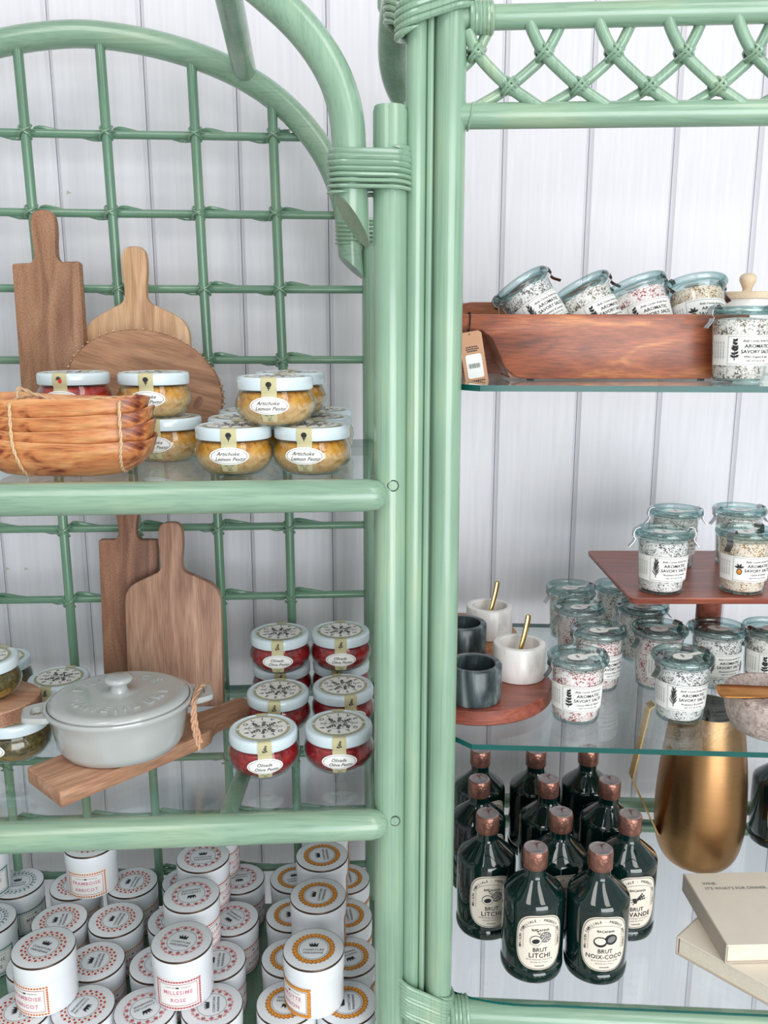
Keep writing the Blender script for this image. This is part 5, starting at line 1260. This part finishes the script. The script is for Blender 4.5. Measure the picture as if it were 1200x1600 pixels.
bowl('marble_white', (w2.x, w2.y, zB), 'white marble bowl with brass spoon on the back honey board')
bowl('marble_green', (g1.x - 0.001, g1.y, zF), 'dark green marble bowl on the front red board beside the post')
bowl('marble_green', (g2.x, g2.y, zB), 'dark green marble bowl on the back honey board beside the post')
def spoon(b, z0, label):
    t = thing('spoon', label, 'spoon', (b.x, b.y, z0), 0, 'brass spoons in the white bowls')
    P = [Vector((-0.004, -0.004, 0.0135)), Vector((0.001, 0.002, 0.030)), Vector((0.0075, 0.009, 0.052)), Vector((0.0115, 0.014, 0.068)), Vector((0.0125, 0.0155, 0.074)), Vector((0.0128, 0.016, 0.0765))]
    P = spline(P, 5); n_ = len(P)
    rr = [0.0024 + 0.0016 * math.sin(PI * (i / n_) ** 1.2) if i < n_ - 4 else (0.0030, 0.0024, 0.0016, 0.0006)[i - n_ + 4] for i in range(n_)]
    part('stem', MB().tube(P, rr, 'brass_polished', 10, flat=0.45, up=(0.3, -0.9, 0.2)).mesh('stem', 60), t)
    part('scoop', MB().lathe([(0, 0), (0.004, 0.0005), (0.0062, 0.003), (0.0066, 0.0055), (0.0060, 0.0055), (0.005, 0.003), (0, 0.0015)], 'brass_polished', 20).mesh('scoop', 60), t, loc=(-0.0065, -0.0065, 0.0122))
spoon(w1, zF, 'brass spoon standing in the front white marble bowl')
spoon(w2, zB, 'brass spoon standing in the back white marble bowl')

# ================================================================== CAKE STAND
PX0, PX1, PY0, PY1 = 0.300, 0.585, 1.008, 1.237
cs_ = thing('cake_stand', 'square reddish wooden cake stand carrying four salt jars', 'cake stand', ((PX0 + PX1) / 2, (PY0 + PY1) / 2, GR2))
CO = cs_.location
out = round_poly([(PX0 - CO.x, PY0 - CO.y), (PX1 - CO.x, PY0 - CO.y), (PX1 - CO.x, PY1 - CO.y), (PX0 - CO.x, PY1 - CO.y)], 0.008, 4)
hp = ZP - GR2
lo = inset(out, 0.004); n_ = len(out)
mb = MB(); rings = [(lo, hp - 0.009), (inset(out, 0.0015), hp - 0.0065), (out, hp - 0.0015), (inset(out, 0.001), hp), (inset(out, 0.006), hp - 0.0004)]
mb.add([(x, y, z) for r_, z in rings for x, y in r_], [(k * n_ + i, k * n_ + (i + 1) % n_, (k + 1) * n_ + (i + 1) % n_, (k + 1) * n_ + i) for k in range(4) for i in range(n_)] + [tuple(reversed(range(n_))), tuple(4 * n_ + i for i in range(n_))], 'wood_rose')
part('plate', mb.mesh('plate', 30), cs_)
fx = at_y(1107, 955, CO.y).x - CO.x
part('pedestal', MB().lathe([(0.0175, 0.010), (0.0165, 0.02), (0.0165, hp - 0.025), (0.019, hp - 0.012), (0.021, hp - 0.0088)], 'wood_rose', 28).mesh('pedestal', 50), cs_, loc=(fx, 0, 0))
part('base', MB().lathe([(0, 0), (0.045, 0), (0.047, 0.002), (0.047, 0.009), (0.045, 0.011), (0, 0.011)], 'wood_rose', 48).mesh('base', 40), cs_, loc=(fx, 0, 0))

# ================================================================== ROSY STONE BOWL WITH SPREADER
rb = at_z(1208, 1078, GR2 + 0.048)
sb = thing('stone_bowl', 'rosy grey rough stone bowl at the shelf front with brass spreader', 'bowl', (rb.x, rb.y, GR2))
part('bowl', MB().lathe([(0, 0), (0.036, 0), (0.042, 0.003), (0.048, 0.014), (0.0515, 0.030), (0.0525, 0.045), (0.0515, 0.048), (0.047, 0.0485), (0.0445, 0.046), (0.042, 0.030), (0.034, 0.016), (0, 0.013)], 'marble_rose', 48).mesh('stone_bowl', 50), sb)
spr = thing('spreader', 'brass spreader with rounded tip lying across the stone bowl rim', 'spreader', (rb.x, rb.y, GR2 + 0.0488))
mb = MB(); tipx = at_z(1117, 1078, GR2 + 0.052).x - rb.x
outl = [(tipx, -0.010), (tipx + 0.003, -0.0155), (tipx + 0.010, -0.0165), (tipx + 0.040, -0.0160), (0.06, -0.0100), (0.06, 0.0020), (tipx + 0.040, 0.0060), (tipx + 0.010, 0.0070), (tipx + 0.003, 0.0060), (tipx, 0.001)]
mb.prism(round_poly(outl, 0.003, 3), 0, 0.0024, 'copper_spoon', 0.0006)
part('spreader_blade', mb.mesh('spreader_blade', 40), spr, loc=(0, -0.014, 0.0045), rot=(R(14), 0, R(-3)))

# ================================================================== SYRUP BOTTLES
BP = [(0, 0.004), (0.028, 0.001), (0.0345, 0.0), (0.0378, 0.002), (0.0392, 0.006), (0.0390, 0.0135), (0.0376, 0.0155), (0.0382, 0.0180), (0.0388, 0.0200), (0.0390, 0.060), (0.0390, 0.099), (0.0386, 0.1035), (0.0372, 0.1075), (0.0345, 0.1105), (0.0200, 0.1235), (0.0155, 0.1275), (0.0140, 0.1300), (0.0136, 0.1325), (0.0136, 0.1400), (0.0148, 0.1410), (0.0148, 0.144), (0.010, 0.144)]
bot_me = MB().lathe(BP, 'bottle_glass', 48).mesh('bottle_glass', 35)
cap_me = MB().lathe([(0.0152, 0.1405), (0.0156, 0.1412), (0.0156, 0.1622), (0.0149, 0.1640), (0.0143, 0.1648)], 'capsule', 32).lathe([(0.0145, 0.1647), (0.0132, 0.1652), (0.0120, 0.1643), (0.0, 0.1646)], 'capsule_top', 32).mesh('capsule', 40)
swirl_me = MB().map(join2d(*[leaf2d(0.010, 0.0016, 0.001 * k, 0.004 - 0.003 * k, 0.6 + 0.5 * k) for k in range(-1, 3)]), flat_top(0.1652), 'capsule').mesh('cap_crest', 0)
bcyl = lambda off: (lambda u, v: ((0.0390 + off) * math.sin(u * 1.30 / 0.039), -(0.0390 + off) * math.cos(u * 1.30 / 0.039), 0.0600 + (v - 0.05) * 1.42))
def sup(rx, ry, e, n=40, cy=0.0):
    return [(rx * math.copysign(abs(math.cos(a)) ** (2 / e), math.cos(a)), cy + ry * math.copysign(abs(math.sin(a)) ** (2 / e), math.sin(a))) for a in [2 * PI * i / n for i in range(n)]]
def fan(rx, ry, e, cy, nr=28, nc=14):
    V = []
    for j in range(nr + 1):
        tt = -math.cos(PI * j / nr) * 0.9995; hw = rx * (1 - abs(tt) ** e) ** (1 / e)
        V += [(-hw + 2 * hw * i / nc, cy + ry * tt) for i in range(nc + 1)]
    return V, [(j * (nc + 1) + i, j * (nc + 1) + i + 1, (j + 1) * (nc + 1) + i + 1, (j + 1) * (nc + 1) + i) for j in range(nr) for i in range(nc)]
def line_sup(rx, ry, e, cy, t):
    V = sup(rx, ry, e, 40, cy) + sup(rx + t, ry + t, e, 40, cy)
    return V, [(i, 40 + i, 40 + (i + 1) % 40, (i + 1) % 40) for i in range(40)]
LC = 0.0500
blab_me = MB().map(fan(0.0225, 0.0265, 3.0, LC), bcyl(0.0005), 'paper_cream').mesh('bottle_label', 60)
def bottle_print(l2, fruit):
    mb = MB(); f = bcyl(0.0010)
    mb.map(line_sup(0.0212, 0.0252, 3.0, LC, 0.0004), f, 'ink')
    s_ = 'MAISON FAMILIALE - PRODUIT ARTISANAL'; n = len(s_)
    # walk evenly along the arch of the label border
    hw_, hs_, r_ = 0.0186, 0.0045, 0.0
    arc = [(-hw_, -0.006)] + [(-hw_, 0.001 * k) for k in range(-5, 5)]
    arc += [(hw_ * math.cos(PI - PI * k / 40), 0.005 + 0.0172 * math.sin(PI * k / 40)) for k in range(41)] + [(hw_, 0.001 * k) for k in range(4, -7, -1)]
    arc = [Vector(p) for p in arc]; ln = [0.0]
    for p, p2 in zip(arc, arc[1:]): ln.append(ln[-1] + (p2 - p).length)
    for i, ch in enumerate(s_):
        if ch == ' ': continue
        d_ = ln[-1] * (0.01 + 0.98 * i / (n - 1)); j = max(k for k in range(len(ln) - 1) if ln[k] <= d_)
        p = arc[j].lerp(arc[j + 1], (d_ - ln[j]) / max(1e-9, ln[j + 1] - ln[j])); tg = arc[j + 1] - arc[j]
        mb.map(shift(text2d(ch, 0.0033, 0, 0.008), p.x, LC + p.y, math.atan2(tg.y, tg.x)), f, 'ink')
    mb.map(join2d(grid2d(-0.0160, -0.0157, LC - 0.006, LC + 0.010, 1, 3), grid2d(0.0157, 0.0160, LC - 0.006, LC + 0.010, 1, 3)), f, 'ink_grey')
    for k in range(24):
        a = PI * k / 24; b = PI * (k + 1) / 24
        mb.map(([(0.0160 * math.cos(a), LC + 0.010 + 0.0082 * math.sin(a)), (0.0160 * math.cos(b), LC + 0.010 + 0.0082 * math.sin(b)), (0.0157 * math.cos(b), LC + 0.010 + 0.0079 * math.sin(b)), (0.0157 * math.cos(a), LC + 0.010 + 0.0079 * math.sin(a))], [(3, 0, 1, 2)]), f, 'ink_grey')
    mb.map(shift(text2d('BACANHA', 0.0030, 0, 0.012, 1.15), 0, LC + 0.0125), f, 'ink')
    mb.map(shift(text2d('BRUT', 0.0056, 0, 0.008), 0, LC - 0.0068), f, 'ink')
    mb.map(shift(text2d(l2, 0.0064 if len(l2) < 8 else 0.0056, 0, 0.010, sp=1.08), 0, LC - 0.0124), f, 'ink')
    mb.map(shift(text2d('SIROP ARTISANAL SANS SUCRE', 0.0018), 0, LC - 0.0163), f, 'ink_grey'); mb.map(shift(text2d('Bouteille 40 cl France', 0.0019), 0, LC - 0.0188), f, 'ink_grey')
    mb.map(shift(text2d('homemade', 0.0020, 0, 0.01), 0, LC - 0.0222), f, 'ink')
    let = mb.mesh('lettering', 0)
    mf = MB(); g = bcyl(0.0012); hcy = LC + 0.0035
    if fruit == 'litchi':
        mf.map(disc2d(0.0056, 0.0050, 18, -0.0042, hcy - 0.0012), f, 'ink'); mf.map(disc2d(0.0051, 0.0045, 18, -0.0042, hcy - 0.0012), g, 'paper_cream'); mf.map(disc2d(0.0036, 0.0023, 14, -0.0042, hcy - 0.0016, 0.2), bcyl(0.0014), 'ink')
        mf.map(disc2d(0.0056, 0.0052, 18, 0.0048, hcy + 0.0020), f, 'ink_grey'); [mf.map(disc2d(0.0007, 0.0006, 6, 0.0048 + 0.0037 * math.cos(k * 2.4) * (k / 14) ** .5 * 1.2, hcy + 0.002 + 0.0035 * math.sin(k * 2.4) * (k / 14) ** .5 * 1.2), g, 'paper_cream') for k in range(1, 15)]; mf.map(sprig2d(0.006, 2, 3, 0.7, 0.4, 0.1, -0.002, hcy + 0.007, 0.5), f, 'ink')
    elif fruit == 'coco':
        mf.map(disc2d(0.0060, 0.0050, 18, 0.0050, hcy + 0.0012), f, 'ink'); mf.map(disc2d(0.0040, 0.0030, 14, 0.0054, hcy + 0.0014, 0.4), g, 'ink_grey')
        mf.map(disc2d(0.0062, 0.0050, 18, -0.0048, hcy - 0.0012), f, 'ink'); mf.map(disc2d(0.0050, 0.0034, 16, -0.0050, hcy - 0.0004), g, 'paper_cream')
    else:
        for k in (-0.7, -1.1, -1.5): mf.map(sprig2d(0.014, int(k * 10) + 30, 6, 0.5, 0.22, 0.1, 0.0, hcy, k), f, 'ink')
    return let, mf.mesh('fruit_print', 0)
BK = {'litchi': bottle_print('LITCHI', 'litchi'), 'coco': bottle_print('NOIX-COCO', 'coco'), 'lavande': bottle_print('LAVANDE', 'lavande')}
emb_me = MB().map(shift(text2d('BACANHA', 0.0075, depth=0.0005, sp=1.3), 0, 0.0105), lambda u, v, d: ((0.0390 + d) * math.sin(u / 0.039), -(0.0390 + d) * math.cos(u / 0.039), v), 'bottle_glass').mesh('embossing', 30)
def bottle(kind, px, py, label, rz=0):
    p = at_z(px, py, GR3 + 0.165)
    t = thing('syrup_bottle', label, 'bottle', (p.x, p.y, GR3), R(rz), 'dark green syrup bottles')
    part('bottle_glass', bot_me, t, label='dark green glass'); c = part('capsule', cap_me, t, label='crinkled copper coloured capsule'); part('cap_crest', swirl_me, c)
    lb = part('bottle_label', blab_me, t); part('lettering', BK[kind][0], lb); part('fruit_print', BK[kind][1], lb)
    part('embossing', emb_me, t)
bottle('litchi', 837, 1323, 'litchi syrup bottle in the front row, nearer the green post', 4)
bottle('coco', 939, 1325, 'coconut syrup bottle in the front row, nearer the books', 2)
bottle('litchi', 762, 1270, 'litchi syrup bottle in second row, against the green post', 5)
bottle('litchi', 877, 1268, 'syrup bottle in second row, between and behind the two front bottles', 8)
bottle('lavande', 985, 1271, 'lavender syrup bottle in second row, beside the brass jug', 6)
bottle('litchi', 749, 1216, 'syrup bottle in third row, against the green post', 20)
bottle('litchi', 857, 1216, 'syrup bottle in third row, middle one', 20)
bottle('litchi', 953, 1218, 'syrup bottle in third row, beside the brass jug', 20)
bottle('litchi', 751, 1170, 'syrup bottle in the back row, against the green post', 20)
bottle('litchi', 838, 1171, 'syrup bottle in the back row, middle one', 20)
bottle('litchi', 920, 1168, 'syrup bottle in the back row, nearest the brass jug', 20)
bottle('litchi', 1224, 1160, 'syrup bottle on the far side of the brass jug, cut by picture edge', 0)
bottle('litchi', 1262, 1195, 'syrup bottle above the books, only a sliver at the picture edge', 0)

# ================================================================== BRASS JUG
jb = at_z(1087, 1338, GR3)
jug = thing('brass_jug', 'tall brushed brass jug with angular strap handle beside the bottles', 'jug', (jb.x, jb.y, GR3))
JR = smooth_prof([(0.040, 0.0), (0.049, 0.004), (0.0590, 0.022), (0.0650, 0.055), (0.0655, 0.095), (0.0620, 0.150), (0.0560, 0.200), (0.0500, 0.245)], 5)
JI = [(r - 0.0014, z) for r, z in reversed(JR) if z > 0.01]
part('body', MB().lathe([(0, 0.001)] + JR + JI + [(0, 0.010)], 'brass', 64).mesh('body', 50), jug)
jl = lambda px, py, dy: at_y(px, py, jb.y + dy)
hp_ = [jl(1060, 1112, -0.01), jl(1021, 1098, -0.01), jl(1012, 1103, -0.01), jl(985, 1213, -0.01), jl(990, 1226, -0.01), jl(1031, 1304, -0.01)]
hp_ = [p - jug.location for p in hp_]
hp_[0] = Vector((-0.0485, -0.006, 0.240)); hp_[-1] = Vector((-0.0645, -0.006, hp_[-1].z))
mb = MB(); th = [(0, 0, -0.0022), (0.0012, 0, -0.0020), (0.0022, 0, -0.0008), (0.0024, 0, 0), (0.0022, 0, 0.0008), (0.0012, 0, 0.0020)]
mb.strip(hp_, (0, 0.0095, 0), th, 'brass_polished')
part('handle', mb.mesh('handle', 20), jug)

# ================================================================== BOOKS
def book(name, label, loc, rz, W, D, H, title=None):
    t = thing(name, label, 'book', loc, rz, 'cream covered books')
    c = 0.0018
    part('pages', MB().box((0.003, 0.0025, c), (W - 0.0025, D - 0.0025, H - c), 'page_edge').mesh('pages', 0), t)
    cv = MB().box((0, 0, 0), (W, D, c), 'cover_grey').mesh('cover', 0); part('cover', cv, t)
    fr = part('cover', MB().box((0, 0, H - c), (W, D, H), 'paper_cream', 0.0005).mesh('cover', 0), t)
    part('spine', MB().box((-0.0008, 0, 0.0), (0.0012, D, H), 'cover_grey', 0.0004).mesh('spine', 0), t)
    if title: part('title', title.mesh('title', 0), fr, loc=(0, 0, H + 0.0003))
    return t
HB = 0.026
tl = MB().map(shift(text2d('WINE.', 0.0072, 0, 0.012), 0.0265, 0.1185), flat_top(0), 'ink_grey').map(shift(text2d("IT'S WHAT'S FOR DINNER.", 0.0072, 0, 0.012), 0.0590, 0.1080), flat_top(0), 'ink_grey')
bl = at_z(1058, 1463, GR3 + HB)
lb = book('book', 'cream book lying askew underneath the dinner book', (bl.x, bl.y, GR3), R(-47), 0.128, 0.190, HB)
bu = at_z(1136, 1477, GR3 + 2 * HB + 0.0006)
book('book', 'cream book about wine for dinner lying on top of another', (bu.x, bu.y, GR3 + HB + 0.0006), R(2), 0.20, 0.142, HB, tl)
orn = MB().map(join2d(*[sprig2d(0.014, k, 4, 0.9, 0.4, 0.12, 0.012 + 0.005 * k, 0.060 - 0.004 * k, 0.7 * k) for k in range(3)]), flat_top(HB + 0.0003), 'ink')
part('cover_ornament', orn.mesh('cover_ornament', 0), lb)
